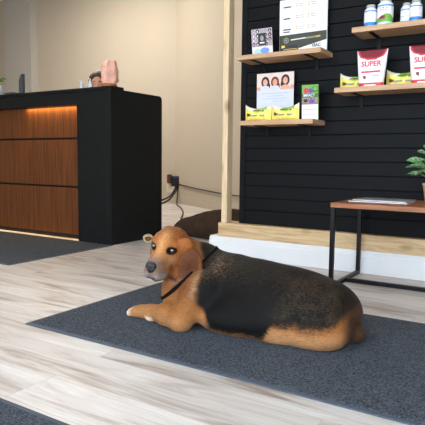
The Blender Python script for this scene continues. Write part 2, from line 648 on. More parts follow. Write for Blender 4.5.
def floor_mat(x0, x1, y0, y1, label, edge=0.018):
    t = thing('floor_mat', label, 'mat', ((x0 + x1) / 2, (y0 + y1) / 2, 0), group='charcoal floor mats')
    MB().box((x0 + edge, y0 + edge, 0.0005), (x1 - edge, y1 - edge, 0.008), bevel=0.002).build('pile', 'pile', t)
    e = MB()
    zt = 0.005
    for lo, hi in (((x0, y0), (x1, y0 + edge)), ((x0, y1 - edge), (x1, y1)), ((x0, y0 + edge), (x0 + edge, y1 - edge)), ((x1 - edge, y0 + edge), (x1, y1 - edge))):
        e.box((lo[0], lo[1], 0.0002), (hi[0], hi[1], zt), bevel=0.0015)
    e.build('edging', 'mat_edge', t)
    return t


floor_mat(-1.70, 0.75, 1.335, 2.222, 'charcoal ribbed floor mat under the lying dog')
floor_mat(-5.0, -2.715, 2.025, 2.925, 'charcoal floor mat along the foot of the reception desk')
floor_mat(-2.75, -0.55, -0.05, 0.872, 'charcoal mat corner on pale planks in front of the other mats, nearest the viewer')

# ------------------------------------------------------------------ reception desk
D = thing('reception_desk', 'black reception desk with lit walnut front panels', 'desk', (-3.6, 3.2, 0))
b = MB()
b.box((-3.085, 2.94, 0), (-2.775, 3.02, 1.14), bevel=0.002)
b.box((-5.2, 2.94, 1.045), (-3.085, 2.99, 1.14), bevel=0.002)
b.box((-5.2, 2.98, 1.06), (-3.085, 3.02, 1.14))
b.box((-5.2, 3.034, 0.0), (-2.775, 3.06, 1.13))
b.build('front_frame', 'desk_black', D)
sp = [(2.94, 0), (3.54, 0), (3.54, 1.115)]
for k in range(1, 7):
    a = k / 6 * PI / 2
    sp.append((3.54 - 0.03 + 0.03 * math.cos(a), 1.115 + 0.03 * math.sin(a)))
sp += [(2.94, 1.145)]
MB().prism(sp, -2.775, -2.735, plane='yz', bevel=0.002).build('side_panel', 'desk_black', D)
MB().box((-5.21, 2.932, 1.14), (-2.728, 3.07, 1.163), bevel=0.002).build('counter_top', 'desk_black', D)
MB().box((-5.2, 3.06, 0.70), (-2.775, 3.52, 0.73), bevel=0.003).build('worktop', 'desk_black', D)
for z0, z1 in ((0.030, 0.404), (0.420, 0.785), (0.801, 1.06)):
    MB().box((-5.2, 3.016, z0), (-3.085, 3.034, z1), bevel=0.002).build('walnut_panel', 'walnut', D)
MB().box((-5.2, 3.012, 0), (-3.085, 3.034, 0.026)).build('toe_kick', 'desk_black', D)
MB().box((-3.62, 2.992, 1.052), (-3.10, 3.002, 1.059)).build('light_strip', 'led', D)

# ------------------------------------------------------------------ things on the desk
CT = 1.163
S = thing('salt_lamp', 'pink salt crystal lamp on the corner of the black desk', 'lamp', (-2.80, 2.992, CT))
MB().lathe([(0.052, 0), (0.058, 0.004), (0.058, 0.016), (0.05, 0.021)], seg=24).build('base', 'lamp_wood', S, world=False)
b = MB()
rng = random.Random(11)
rings = []
NS = 11
prof = [(0.050, 0.021), (0.062, 0.045), (0.066, 0.085), (0.062, 0.120), (0.055, 0.150), (0.046, 0.178), (0.030, 0.190)]
jit = [rng.uniform(0.80, 1.16) for _ in range(NS)]
for i, (r, zz) in enumerate(prof):
    ring = []
    for k in range(NS):
        a = 2 * PI * k / NS
        rr = r * jit[k] * rng.uniform(0.88, 1.10)
        ring.append(b.bm.verts.new((rr * math.cos(a) - 0.012 * (i / 6) ** 2 * 0 + 0.004 * i / 6, rr * math.sin(a), zz + rng.uniform(-0.004, 0.004) + (0.012 * math.cos(a) if i == 5 else 0))))
    rings.append(ring)
for i in range(len(rings) - 1):
    for k in range(NS):
        b.bm.faces.new((rings[i][k], rings[i][(k + 1) % NS], rings[i + 1][(k + 1) % NS], rings[i + 1][k]))
b.bm.faces.new(rings[-1])
b.bm.faces.new(list(reversed(rings[0])))
b.build('crystal', 'salt', S, world=False)

t = thing('card_stand', 'tall slim dark grey stand on the desk counter, left of the seated person', 'stand', (-3.785, 3.0, CT))
b = MB()
b.prism([(-0.026, 0), (0.026, 0), (0.026, 0.165), (0.002, 0.165), (-0.026, 0.115)], -0.012, 0.012, bevel=0.002)
b.build('back_plate', 'slate', t, world=False)
MB().box((-0.035, -0.03, 0), (0.035, 0.03, 0.006), bevel=0.002).build('foot', 'slate', t, world=False)
t = thing('card_tray', 'low dark grey card tray on the desk beside the leafy plant', 'tray', (-3.90, 2.985, CT))
b = MB()
b.box((-0.055, -0.03, 0), (0.055, 0.03, 0.004))
for lo, hi in (((-0.055, -0.03), (0.055, -0.027)), ((-0.055, 0.027), (0.055, 0.03)), ((-0.055, -0.027), (-0.052, 0.027)), ((0.052, -0.027), (0.055, 0.027))):
    b.box((lo[0], lo[1], 0.004), (hi[0], hi[1], 0.018))
b.build('tray', 'slate', t, world=False)
MB().box((-0.045, -0.024, 0.004), (0.045, 0.024, 0.016)).build('card_stack', 'slate', t, world=False)


def sanitizer(loc, label, s=1.0):
    t = thing('pump_bottle', label, 'bottle', loc, group='small clear bottles on the desk')
    MB().lathe([(0.016 * s, 0), (0.018 * s, 0.003), (0.018 * s, 0.038 * s), (0.014 * s, 0.046 * s), (0.008 * s, 0.05 * s)], seg=16).build('body', 'clear_bottle', t, world=False)
    b = MB().lathe([(0.009 * s, 0.05 * s), (0.009 * s, 0.060 * s), (0.004 * s, 0.062 * s), (0.004 * s, 0.07 * s), (0.007 * s, 0.071 * s), (0.007 * s, 0.076 * s)], seg=12)
    b.box((-0.003 * s, -0.022 * s, 0.071 * s), (0.003 * s, 0, 0.076 * s))
    b.build('pump', 'pump_white', t, world=False)


sanitizer((-3.092, 3.0, CT), 'small clear pump bottle standing alone on the desk counter', 0.9)
sanitizer((-2.985, 2.985, CT), 'small clear pump bottle right in front of the seated person', 0.95)

t = thing('potted_plant', 'strap-leaved plant in a pale blue vase at the end of the desk', 'plant', (-4.115, 3.0, CT))
MB().lathe([(0.03, 0), (0.044, 0.01), (0.05, 0.05), (0.04, 0.085), (0.034, 0.095), (0.028, 0.092), (0.028, 0.06)], seg=24).build('vase', 'pale_blue', t, world=False)


def strap_leaf(parent, pts, w, mat='leaf_dark', name='leaf'):
    b = MB()
    pts = [Vector(p) for p in pts]
    n = len(pts)
    L_, R_, C_ = [], [], []
    for i, p in enumerate(pts):
        tt = (pts[min(i + 1, n - 1)] - pts[max(i - 1, 0)]).normalized()
        side = tt.cross(Vector((0.2, -1, 0.5))).normalized()
        ww = w * math.sin(PI * (0.12 + 0.88 * (i / (n - 1)))) ** 0.8 + 0.0004
        L_.append(b.bm.verts.new(p + side * ww))
        R_.append(b.bm.verts.new(p - side * ww))
        C_.append(b.bm.verts.new(p + tt.cross(side) * ww * 0.3))
    for i in range(n - 1):
        for a_, b_ in ((L_, C_), (C_, R_)):
            f = b.bm.faces.new((a_[i], a_[i + 1], b_[i + 1], b_[i]))
            f.smooth = True
    o = b.build(name, mat, parent, world=False)
    md = o.modifiers.new('thick', 'SOLIDIFY')
    md.thickness = 0.001
    return o


def arc(p0, d, up, L, drop, n=9):
    p0, d = Vector(p0), Vector(d).normalized()
    return [p0 + d * (L * i / (n - 1)) + Vector((0, 0, up * (i / (n - 1)) - drop * (i / (n - 1)) ** 2)) for i in range(n)]


for d, up, L_, drop, w in (((1, -0.1, 0), 0.16, 0.12, 0.13, 0.013), ((0.5, -0.5, 0), 0.2, 0.1, 0.11, 0.012), ((-1, -0.2, 0), 0.2, 0.13, 0.14, 0.013), ((-0.3, 0.9, 0), 0.2, 0.1, 0.12, 0.012), ((0.6, 0.6, 0), 0.22, 0.08, 0.16, 0.012)):
    strap_leaf(t, arc((0, 0, 0.08), d, up, L_, drop), w)
MB().tube(arc((0.01, -0.01, 0.085), (1, -0.1, 0), 0.03, 0.15, 0.02), 0.0022, 6).build('stalk', 'stem_brown', t, world=False)

# ------------------------------------------------------------------ wall outlet and cords
oc = Vector((-4.62, 6.36, 0.30))
t = thing('wall_outlet', 'wall outlet loaded with black plugs beside the desk end', 'outlet', oc)
MB().box((-0.20, -0.008, -0.16), (0.04, 0.0, 0.02), bevel=0.002).build('cover_plate', 'plate', t, world=False)
MB().box((-0.165, -0.05, -0.02), (-0.10, -0.008, 0.11), bevel=0.008).build('adapter', 'plug_maroon', t, world=False).__setitem__('label', 'maroon adapter')
b = MB().box((-0.075, -0.07, -0.06), (0.075, -0.008, 0.09), bevel=0.01)
b.box((0.0, -0.085, -0.11), (0.06, -0.03, 0.02), bevel=0.01)
b.build('plug_block', 'plug_black', t, world=False)
MB().box((-0.03, -0.074, 0.06), (0.05, -0.069, 0.088)).build('plug_label', 'plug_blue', t, world=False)


def spline(pts, n=40):
    P = [Vector(p) for p in pts]
    P = [2 * P[0] - P[1]] + P + [2 * P[-1] - P[-2]]
    out = []
    m = len(P) - 3
    for i in range(m):
        for k in range(n // m):
            u_ = k / (n // m)
            a, b_, c, d = P[i:i + 4]
            out.append(0.5 * ((2 * b_) + (c - a) * u_ + (2 * a - 5 * b_ + 4 * c - d) * u_ ** 2 + (3 * b_ - a - 3 * c + d) * u_ ** 3))
    out.append(P[-2])
    return out


def cord(pts, label, r=0.008):
    o = MB().tube(spline(pts), r, 8).build('power_cord', 'cable')
    tag(o, label, 'cord', group='black cords at the outlet')


cord([(-4.56, 6.28, 0.28)] + [wall_pt(s, 0.02, z) for s, z in ((0.35, 0.265), (0.9, 0.24), (1.7, 0.22), (2.6, 0.24), (3.6, 0.25))], 'black cord running right from the outlet along the wall', 0.008)
cord([(-4.60, 6.28, 0.22), (-4.65, 6.2, 0.10), (-4.74, 6.05, 0.035), (-4.76, 5.75, 0.012), (-4.65, 5.3, 0.012), (-4.3, 4.5, 0.012)], 'thick black cord hanging from the outlet and curling behind the desk', 0.012)
cord([(-4.57, 6.27, 0.20), (-4.60, 6.12, 0.06), (-4.62, 5.95, 0.012), (-4.58, 5.6, 0.012), (-4.3, 5.0, 0.012), (-3.9, 4.3, 0.012)], 'second black cord dropping straight from the plugs to the floor', 0.012)
cord([(-4.55, 6.26, 0.20), (-4.48, 6.15, 0.08), (-4.36, 5.98, 0.010), (-4.1, 5.7, 0.010), (-3.7, 5.2, 0.010), (-3.3, 4.6, 0.010)], 'thin black cord lying across the floor towards the brown bed', 0.008)

# ------------------------------------------------------------------ numpy SDF modelling


class Field:
    def __init__(self, lo, hi, h):
        self.h = h
        self.lo = np.array(lo, dtype=np.float32)
        n = np.ceil((np.array(hi) - np.array(lo)) / h).astype(int) + 1
        self.ax = [self.lo[i] + h * np.arange(n[i], dtype=np.float32) for i in range(3)]
        self.d = np.full(n, 1.0, dtype=np.float32)

    def _win(self, lo, hi):
        s = []
        for i in range(3):
            a = max(0, int(math.floor((lo[i] - self.lo[i]) / self.h)))
            b_ = min(self.d.shape[i], int(math.ceil((hi[i] - self.lo[i]) / self.h)) + 1)
            s.append(slice(a, max(a, b_)))
        X, Y, Z = np.meshgrid(self.ax[0][s[0]], self.ax[1][s[1]], self.ax[2][s[2]], indexing='ij')
        return tuple(s), X, Y, Z

    def _mix(self, s, v, k, op):
        d = self.d[s]
        if op == 'add':
            if k > 0:
                hh = np.maximum(k - np.abs(d - v), 0) / k
                self.d[s] = np.minimum(d, v) - hh * hh * k * 0.25
            else:
                self.d[s] = np.minimum(d, v)
        else:
            if k > 0:
                hh = np.maximum(k - np.abs(d + v), 0) / k
                self.d[s] = np.maximum(d, -v) + hh * hh * k * 0.25
            else:
                self.d[s] = np.maximum(d, -v)

    def ell(self, c, r, k=0.03, R=None, op='add'):
        """ellipsoid, R = 3x3 whose rows are its axes in world space"""
        c, r = np.array(c, float), np.array(r, float)
        m = r.max() + 2 * k + 0.02
        s, X, Y, Z = self._win(c - m, c + m)
        if X.size == 0:
            return self
        X, Y, Z = X - c[0], Y - c[1], Z - c[2]
        if R is not None:
            R = np.array(R, float)
            X, Y, Z = (R[i][0] * X + R[i][1] * Y + R[i][2] * Z for i in range(3))
        k0 = np.sqrt((X / r[0]) ** 2 + (Y / r[1]) ** 2 + (Z / r[2]) ** 2)
        k1 = np.sqrt((X / r[0] ** 2) ** 2 + (Y / r[1] ** 2) ** 2 + (Z / r[2] ** 2) ** 2) + 1e-6
        v = np.where(k0 < 1e-3, -r.min(), k0 * (k0 - 1) / k1)
        self._mix(s, v, k, op)
        return self

    def cap(self, a, b_, ra, rb, k=0.03, op='add'):
        """capsule with its radius running from ra to rb"""
        a, b_ = np.array(a, float), np.array(b_, float)
        m = max(ra, rb) + 2 * k + 0.02
        s, X, Y, Z = self._win(np.minimum(a, b_) - m, np.maximum(a, b_) + m)
        if X.size == 0:
            return self
        ab = b_ - a
        t_ = np.clip(((X - a[0]) * ab[0] + (Y - a[1]) * ab[1] + (Z - a[2]) * ab[2]) / (ab @ ab), 0, 1)
        v = np.sqrt((X - a[0] - t_ * ab[0]) ** 2 + (Y - a[1] - t_ * ab[1]) ** 2 + (Z - a[2] - t_ * ab[2]) ** 2) - (ra + (rb - ra) * t_)
        self._mix(s, v, k, op)
        return self

    def path(self, pts, rads, k=0.03):
        for i in range(len(pts) - 1):
            self.cap(pts[i], pts[i + 1], rads[i], rads[i + 1], k)
        return self

    def cut_below(self, z):
        Z = self.ax[2][None, None, :]
        self.d = np.maximum(self.d, z - Z)
        return self

    def mesh(self, smooth=3):
        d = self.d
        ins = d < 0
        nx, ny, nz = d.shape
        acc = np.zeros((nx - 1, ny - 1, nz - 1, 3), dtype=np.float32)
        cnt = np.zeros((nx - 1, ny - 1, nz - 1), dtype=np.float32)

        def sl(o, n):
            return slice(o, n - 1 + o)
        corners = [(i, j, k) for i in (0, 1) for j in (0, 1) for k in (0, 1)]
        for axis in range(3):
            for c in corners:
                if c[axis]:
                    continue
                c2 = list(c)
                c2[axis] = 1
                a = d[sl(c[0], nx), sl(c[1], ny), sl(c[2], nz)]
                b_ = d[sl(c2[0], nx), sl(c2[1], ny), sl(c2[2], nz)]
                x = (a < 0) != (b_ < 0)
                t_ = np.where(x, a / np.where(x, a - b_, 1), 0)
                for q in range(3):
                    acc[..., q] += np.where(x, (t_ if q == axis else c[q]), 0)
                cnt += x
        act = cnt > 0
        idx = -np.ones(act.shape, dtype=np.int64)
        idx[act] = np.arange(act.sum())
        cell = np.argwhere(act).astype(np.float32)
        V = self.lo + self.h * (cell + acc[act] / cnt[act][:, None])
        F = []
        for axis in range(3):
            o1, o2 = [(1, 2), (2, 0), (0, 1)][axis]
            sa = [slice(0, n) for n in d.shape]
            sb = [slice(0, n) for n in d.shape]
            sa[axis] = slice(0, d.shape[axis] - 1)
            sb[axis] = slice(1, d.shape[axis])
            A_, B_ = ins[tuple(sa)], ins[tuple(sb)]
            for flip, msk in ((False, A_ & ~B_), (True, ~A_ & B_)):
                p = np.argwhere(msk)
                p = p[(p[:, o1] > 0) & (p[:, o2] > 0) & (p[:, o1] < d.shape[o1] - 1) & (p[:, o2] < d.shape[o2] - 1)]
                q = []
                for da, db in ((-1, -1), (0, -1), (0, 0), (-1, 0)):
                    pp = p.copy()
                    pp[:, o1] += da
                    pp[:, o2] += db
                    q.append(idx[pp[:, 0], pp[:, 1], pp[:, 2]])
                q = np.stack(q, 1)
                F.append(q[:, ::-1] if flip else q)
        F = np.concatenate(F)
        F = F[(F >= 0).all(1)]
        for _ in range(smooth):
            s_ = np.zeros_like(V)
            n_ = np.zeros(len(V), dtype=np.float32)
            for i in range(4):
                a, b_ = F[:, i], F[:, (i + 1) % 4]
                for u_, v_ in ((a, b_), (b_, a)):
                    for q in range(3):
                        s_[:, q] += np.bincount(u_, V[v_, q], len(V)).astype(np.float32)
                    n_ += np.bincount(u_, minlength=len(V)).astype(np.float32)
            V = 0.5 * V + 0.5 * s_ / np.maximum(n_, 1)[:, None]
        return V, F


def np_mesh(name, V, F):
    me = bpy.data.meshes.new(name)
    me.vertices.add(len(V))
    me.vertices.foreach_set('co', V.astype(np.float32).ravel())
    me.loops.add(F.size)
    me.loops.foreach_set('vertex_index', F.astype(np.int32).ravel())
    me.polygons.add(len(F))
    me.polygons.foreach_set('loop_start', np.arange(0, F.size, 4, dtype=np.int32))
    me.polygons.foreach_set('loop_total', np.full(len(F), 4, dtype=np.int32))
    me.update(calc_edges=True)
    me.validate()
    me.polygons.foreach_set('use_smooth', np.ones(len(me.polygons), dtype=bool))
    return me


#DOG_BEGIN
# ------------------------------------------------------------------ the dog
HS = 1.03                                       # size of the head
HC = np.array([-1.277, 1.708, 0.302])           # middle of the skull
ha, hp, hr = math.radians(10), math.radians(9), math.radians(10)
h_f = np.array([math.sin(ha) * math.cos(hp), -math.cos(ha) * math.cos(hp), -math.sin(hp)])
h_s = np.array([math.cos(ha), math.sin(ha), 0.0])          # towards the dog's left
h_u = np.cross(h_f, h_s) * -1.0
h_u = h_u if h_u[2] > 0 else -h_u
h_s, h_u = h_s * math.cos(hr) - h_u * math.sin(hr), h_u * math.cos(hr) + h_s * math.sin(hr)
HR = np.array([h_s, h_f, h_u])


def hl(s, f_, u):
    return HC + HS * (s * h_s + f_ * h_f + u * h_u)


f = Field((-1.56, 1.40, -0.02), (-0.44, 2.14, 0.45), 0.0038)


def he(s, f_, u, r, k, op='add', R=None):
    f.ell(hl(s, f_, u), np.array(r) * HS, k, HR if R is None else R, op=op)


def hcap(a, b_, ra, rb, k):
    f.cap(hl(*a), hl(*b_), ra * HS, rb * HS, k)


# trunk
f.ell((-1.00, 1.835, 0.135), (0.17, 0.15, 0.128), 0.04)
f.ell((-0.86, 1.835, 0.122), (0.20, 0.178, 0.128), 0.05)
f.ell((-0.73, 1.84, 0.106), (0.175, 0.185, 0.116), 0.05)
f.ell((-0.655, 1.85, 0.075), (0.10, 0.15, 0.088), 0.05)
f.ell((-0.90, 1.728, 0.066), (0.17, 0.105, 0.080), 0.05)
f.ell((-1.01, 1.705, 0.058), (0.12, 0.09, 0.066), 0.04)
# chest, shoulder, neck
f.ell((-1.222, 1.742, 0.118), (0.100, 0.100, 0.112), 0.04)
f.ell((-1.11, 1.700, 0.125), (0.075, 0.055, 0.095), 0.04)
f.cap((-1.10, 1.84, 0.165), (-1.215, 1.855, 0.220), 0.108, 0.075, 0.05)
f.cap((-1.215, 1.855, 0.220), hl(0, -0.07, -0.02), 0.072, 0.052, 0.03)
f.cap((-1.235, 1.790, 0.14), hl(-0.01, -0.04, -0.05), 0.080, 0.050, 0.03)
# near hind leg folded along the floor, stump of the tail
f.ell((-0.70, 1.722, 0.058), (0.145, 0.085, 0.064), 0.035)
f.ell((-0.80, 1.685, 0.033), (0.05, 0.035, 0.031), 0.03)
f.ell((-0.635, 1.765, 0.052), (0.07, 0.09, 0.055), 0.04)
f.cap((-0.60, 1.865, 0.055), (-0.556, 1.835, 0.040), 0.045, 0.034, 0.02)
# near foreleg
f.path([(-1.12, 1.685, 0.145), (-1.148, 1.604, 0.046)], [0.062, 0.042], 0.035)
f.path([(-1.148, 1.602, 0.044), (-1.23, 1.628, 0.047), (-1.325, 1.648, 0.034), (-1.37, 1.652, 0.030)], [0.042, 0.042, 0.029, 0.028], 0.025)
f.ell((-1.395, 1.655, 0.025), (0.040, 0.031, 0.025), 0.02)
for k_, dy in enumerate((-0.024, -0.0085, 0.0085, 0.024)):
    f.ell((-1.418 - (0.008 if abs(dy) < 0.01 else 0), 1.655 + dy, 0.019), (0.022, 0.0105, 0.018), 0.006)
f.ell((-1.312, 1.622, 0.017), (0.014, 0.011, 0.012), 0.010)
# far foreleg, tucked behind the near one
f.path([(-1.19, 1.78, 0.13), (-1.18, 1.75, 0.05), (-1.26, 1.725, 0.035), (-1.32, 1.705, 0.026)], [0.055, 0.042, 0.03, 0.026], 0.03)
# head
he(0, -0.012, 0.008, (0.066, 0.078, 0.062), 0.03)
he(0, 0.032, 0.016, (0.052, 0.050, 0.040), 0.03)
hcap((0, 0.045, -0.026), (0, 0.126, -0.044), 0.044, 0.031, 0.025)
for s in (-1, 1):
    he(s * 0.044, 0.0, -0.034, (0.032, 0.048, 0.040), 0.03)
    he(s * 0.020, 0.100, -0.072, (0.023, 0.048, 0.030), 0.018)
    he(s * 0.036, 0.056, 0.032, (0.018, 0.013, 0.009), 0.02)
hcap((0, 0.01, -0.072), (0, 0.100, -0.098), 0.034, 0.017, 0.012)
for s in (-1, 1):
    he(s * 0.0385, 0.076, 0.009, (0.0165, 0.013, 0.0125), 0.008, op='sub')
EARS = {}
# ears: the near one hangs free in front of the neck, the far one lies back
for s, out, fwd in ((1, 0.0, 0.0), (-1, -0.040, -0.070)):
    wdir = s * 0.86 * h_s - 0.46 * h_f + 0.02 * h_u
    if s < 0:
        wdir = -0.25 * h_s - 0.95 * h_f
    wdir /= np.linalg.norm(wdir)
    ldir = -h_u + s * 0.06 * h_s
    ldir -= wdir * (ldir @ wdir)
    ldir /= np.linalg.norm(ldir)
    er = np.array([wdir, np.cross(wdir, ldir), ldir])
    EARS[s] = er
    he(s * (0.078 + out), 0.026 + fwd, 0.022, (0.032, 0.020, 0.036), 0.020, R=er)
    he(s * (0.114 + out), 0.052 + fwd, -0.042, (0.047, 0.0105, 0.076), 0.003, R=er)
    he(s * (0.106 + out), 0.066 + fwd, -0.104, (0.034, 0.0095, 0.042), 0.010, R=er)
f.cut_below(0.0085)
V, F = f.mesh(3)


def smooth01(x, a, b_):
    t_ = np.clip((x - a) / (b_ - a), 0, 1)
    return t_ * t_ * (3 - 2 * t_)


def fbm(P, sx, sy, sz, seed=0.0, octv=3):
    out = np.zeros(len(P))
    for i, p in enumerate(P):
        out[i] = mnoise.fractal((p[0] * sx + seed, p[1] * sy, p[2] * sz), 0.8, 2.0, octv)
    return out


x, y, z = V[:, 0].astype(float), V[:, 1].astype(float), V[:, 2].astype(float)
HLc = (V - HC) @ HR.T / HS
hs_, hf_, hu_ = HLc[:, 0], HLc[:, 1], HLc[:, 2]
n1 = fbm(V, 14, 14, 14)
n2 = fbm(V, 45, 200, 200, 3.0)
n3 = fbm(V, 90, 300, 300, 9.0, 2)


def L3(r, g, b_):
    return np.array([lin(r), lin(g), lin(b_)])


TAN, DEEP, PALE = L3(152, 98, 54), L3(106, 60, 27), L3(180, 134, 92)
BLACK, BROWN, GREY, CREAM = L3(12, 11, 11), L3(112, 70, 46), L3(150, 142, 138), L3(226, 208, 184)
GRIZ = L3(150, 122, 92)
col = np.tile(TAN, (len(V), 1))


def blend(c, m):
    global col
    col = col * (1 - m[:, None]) + c[None, :] * m[:, None]


# trunk and legs
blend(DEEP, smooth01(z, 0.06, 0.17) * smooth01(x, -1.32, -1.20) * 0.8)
blend(PALE, smooth01(-z, -0.09, -0.03) * (0.45 + 0.35 * smooth01(x, -0.85, -0.75)))
front = x - (-1.082 - 0.75 * np.clip(y - 1.68, -0.05, 0.16) - 0.05 * smooth01(z, 0.05, 0.13) + 0.035 * smooth01(z, 0.17, 0.25)) + 0.012 * n1
low = z - (0.012 + 0.062 * smooth01(x, -0.83, -0.78) + 0.07 * smooth01(x, -0.62, -0.53)) + 0.012 * n1 + 0.008 * n2
sad = smooth01(front, -0.016, 0.016) * smooth01(low + 0.012 * n3, -0.018, 0.022)
fringe = np.exp(-((front + 0.016) / 0.016) ** 2) * smooth01(z, 0.10, 0.16)
blend(GRIZ, fringe * np.clip(0.55 + 0.7 * n2, 0, 1))
nape = smooth01(z, 0.20, 0.25) * smooth01(x, -1.24, -1.19) * smooth01(y, 1.76, 1.82)
blend(L3(92, 66, 46), nape * np.clip(0.75 + 0.5 * n2, 0, 1))
blend(BLACK, sad)
# flecks in the black coat
wither = np.exp(-(((x + 1.085) / 0.05) ** 2 + ((z - 0.235) / 0.035) ** 2))
blend(GRIZ, sad * np.clip(wither * (0.10 + 0.7 * n3), 0, 0.4))
rump = smooth01(x, -0.86, -0.66) * smooth01(z, 0.06, 0.12)
blend(GRIZ, sad * np.clip(rump * (0.05 + 0.13 * n3 + 0.10 * n1), 0, 0.18))
blend(GRIZ, sad * np.clip((0.01 + 0.12 * n3) * smooth01(z, 0.14, 0.24), 0, 0.1))
blend(L3(42, 28, 20), smooth01(x + 0.35 * (y - 1.8), -0.605, -0.56) * (0.9 - 0.4 * smooth01(z, 0.10, 0.16)))
# paw tips
blend(CREAM, smooth01(-x, 1.405, 1.43) * 0.7 * smooth01(-z, -0.06, -0.04))
blend(CREAM, (np.abs(x + 1.312) < 0.02) * (y < 1.630) * (z < 0.03) * 0.7)
# head
hd = smooth01(-np.sqrt((hs_ / 0.14) ** 2 + ((hf_ - 0.03) / 0.16) ** 2 + ((hu_ + 0.02) / 0.13) ** 2), -1.0, -0.8) * smooth01(hf_, -0.09, -0.06)
blend(L3(146, 86, 42), hd)
blend(L3(190, 134, 84), hd * np.exp(-((hs_ / 0.02) ** 2)) * smooth01(hf_, 0.0, 0.06))
blend(L3(196, 150, 106), hd * np.exp(-(((np.abs(hs_) - 0.035) / 0.02) ** 2 + ((hf_ - 0.075) / 0.03) ** 2 + ((hu_ + 0.035) / 0.03) ** 2)) * 0.8)
mz = hd * smooth01(hf_, 0.088, 0.135)
blend(L3(126, 106, 94), mz * 0.85)
blend(L3(140, 132, 132), hd * smooth01(hf_, 0.07, 0.10) * smooth01(-hu_, 0.055, 0.075) * 0.9)
blend(L3(40, 38, 42), hd * np.exp(-(((hu_ + 0.097 + 0.05 * (0.11 - hf_)) / 0.007) ** 2)) * smooth01(hf_, 0.05, 0.065) * 0.9)
for s in (-1, 1):
    de = np.sqrt(((hs_ - s * 0.0385) / 1.15) ** 2 + (hf_ - 0.066) ** 2 * 0.25 + (hu_ - 0.010) ** 2)
    blend(L3(28, 20, 16), smooth01(-de, -0.0185, -0.0145))
er_w, er_n, er_l = EARS[1]
pe = V - hl(0.112, 0.054, -0.052)
ear = smooth01(-np.sqrt((pe @ er_w / 0.052) ** 2 + (pe @ er_n / 0.020) ** 2 + (pe @ er_l / 0.098) ** 2), -1.1, -0.92) * (hs_ > 0.055)
blend(L3(98, 58, 36), ear * 0.95)
blend(L3(60, 37, 30), ear * np.exp(-((pe @ er_w + 0.004) / 0.024) ** 2) * np.clip(0.7 + 0.9 * fbm(V, 22, 22, 12, 5.0), 0, 1) * smooth01(-hu_, -0.01, 0.04) * 0.8)
blend(L3(134, 84, 50), ear * smooth01(pe @ er_w, 0.026, 0.042) * 0.7)
lie = np.stack([x * 34, y * 210 + z * 60, z * 210 - x * 50], 1)
lh = np.stack([hs_ * 190, hf_ * 60, hu_ * 120], 1)
lie = np.where((hd > 0.5)[:, None], lh, lie)

me = np_mesh('dog', V, F)
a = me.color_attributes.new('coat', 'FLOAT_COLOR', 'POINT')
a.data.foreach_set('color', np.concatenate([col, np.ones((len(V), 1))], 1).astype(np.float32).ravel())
a = me.attributes.new('lie', 'FLOAT_VECTOR', 'POINT')
a.data.foreach_set('vector', lie.astype(np.float32).ravel())
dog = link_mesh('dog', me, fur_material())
tag(dog, 'tan and black hound lying on the charcoal mat, head turned to the viewer', 'dog')
for s in (-1, 1):
    MB().ball(hl(s * 0.0385, 0.0600, 0.0085), 0.0132 * HS, seg=28).build('eye', 'eye', dog)
g = Field(hl(0, 0.155, -0.04) - 0.05, hl(0, 0.155, -0.04) + 0.05, 0.0014)
g.ell(hl(0, 0.150, -0.032), (0.0225, 0.017, 0.0175), 0.01, HR)
g.ell(hl(0, 0.150, -0.046), (0.014, 0.014, 0.014), 0.01, HR)
for s in (-1, 1):
    g.ell(hl(s * 0.0115, 0.167, -0.034), (0.0068, 0.009, 0.005), 0.003, HR, op='sub')
Vn, Fn = g.mesh(2)
link_mesh('nose', np_mesh('nose', Vn, Fn), 'nose', dog)
from mathutils.bvhtree import BVHTree
COLLAR_P = ((-1.2234, 1.6547, 0.1392), (-1.1600, 1.6500, 0.1900), (-1.147, 1.778, 0.253))
COLLAR_C = (-1.20, 1.76, 0.19)
c0 = np.array(COLLAR_P[0])
cn = np.cross(np.array(COLLAR_P[1]) - c0, np.array(COLLAR_P[2]) - c0)
cn /= np.linalg.norm(cn)
if cn[0] > 0:
    cn = -cn
ctr = np.array(COLLAR_C)
ctr = ctr - cn * ((ctr - c0) @ cn)
e1 = np.cross(cn, [0, 0, 1.0])
e1 /= np.linalg.norm(e1)
e2 = np.cross(cn, e1)
NB = 64
tree = BVHTree.FromPolygons([tuple(v) for v in V], [tuple(q_) for q_ in F])
rad = np.zeros(NB)
for i in range(NB):
    a_ = 2 * PI * i / NB
    hit = tree.ray_cast(Vector(ctr), Vector(math.cos(a_) * e1 + math.sin(a_) * e2))
    rad[i] = hit[3] if hit[0] is not None else 0.1
for _ in range(3):
    rad = 0.5 * rad + 0.25 * (np.roll(rad, 1) + np.roll(rad, -1))
b = MB()
ring = []
for i in range(NB):
    a_ = 2 * PI * i / NB
    d_ = math.cos(a_) * e1 + math.sin(a_) * e2
    ring.append([b.bm.verts.new(ctr + d_ * (rad[i] + o_) + cn * w_) for o_, w_ in ((-0.004, -0.0075), (0.0035, -0.0075), (0.0042, 0.0), (0.0035, 0.0075), (-0.004, 0.0075))])
for i in range(NB):
    for k_ in range(5):
        f_ = b.bm.faces.new((ring[i][k_], ring[(i + 1) % NB][k_], ring[(i + 1) % NB][(k_ + 1) % 5], ring[i][(k_ + 1) % 5]))
        f_.smooth = True
b.build('collar', 'webbing', dog)['label'] = 'black collar'


#DOG_END

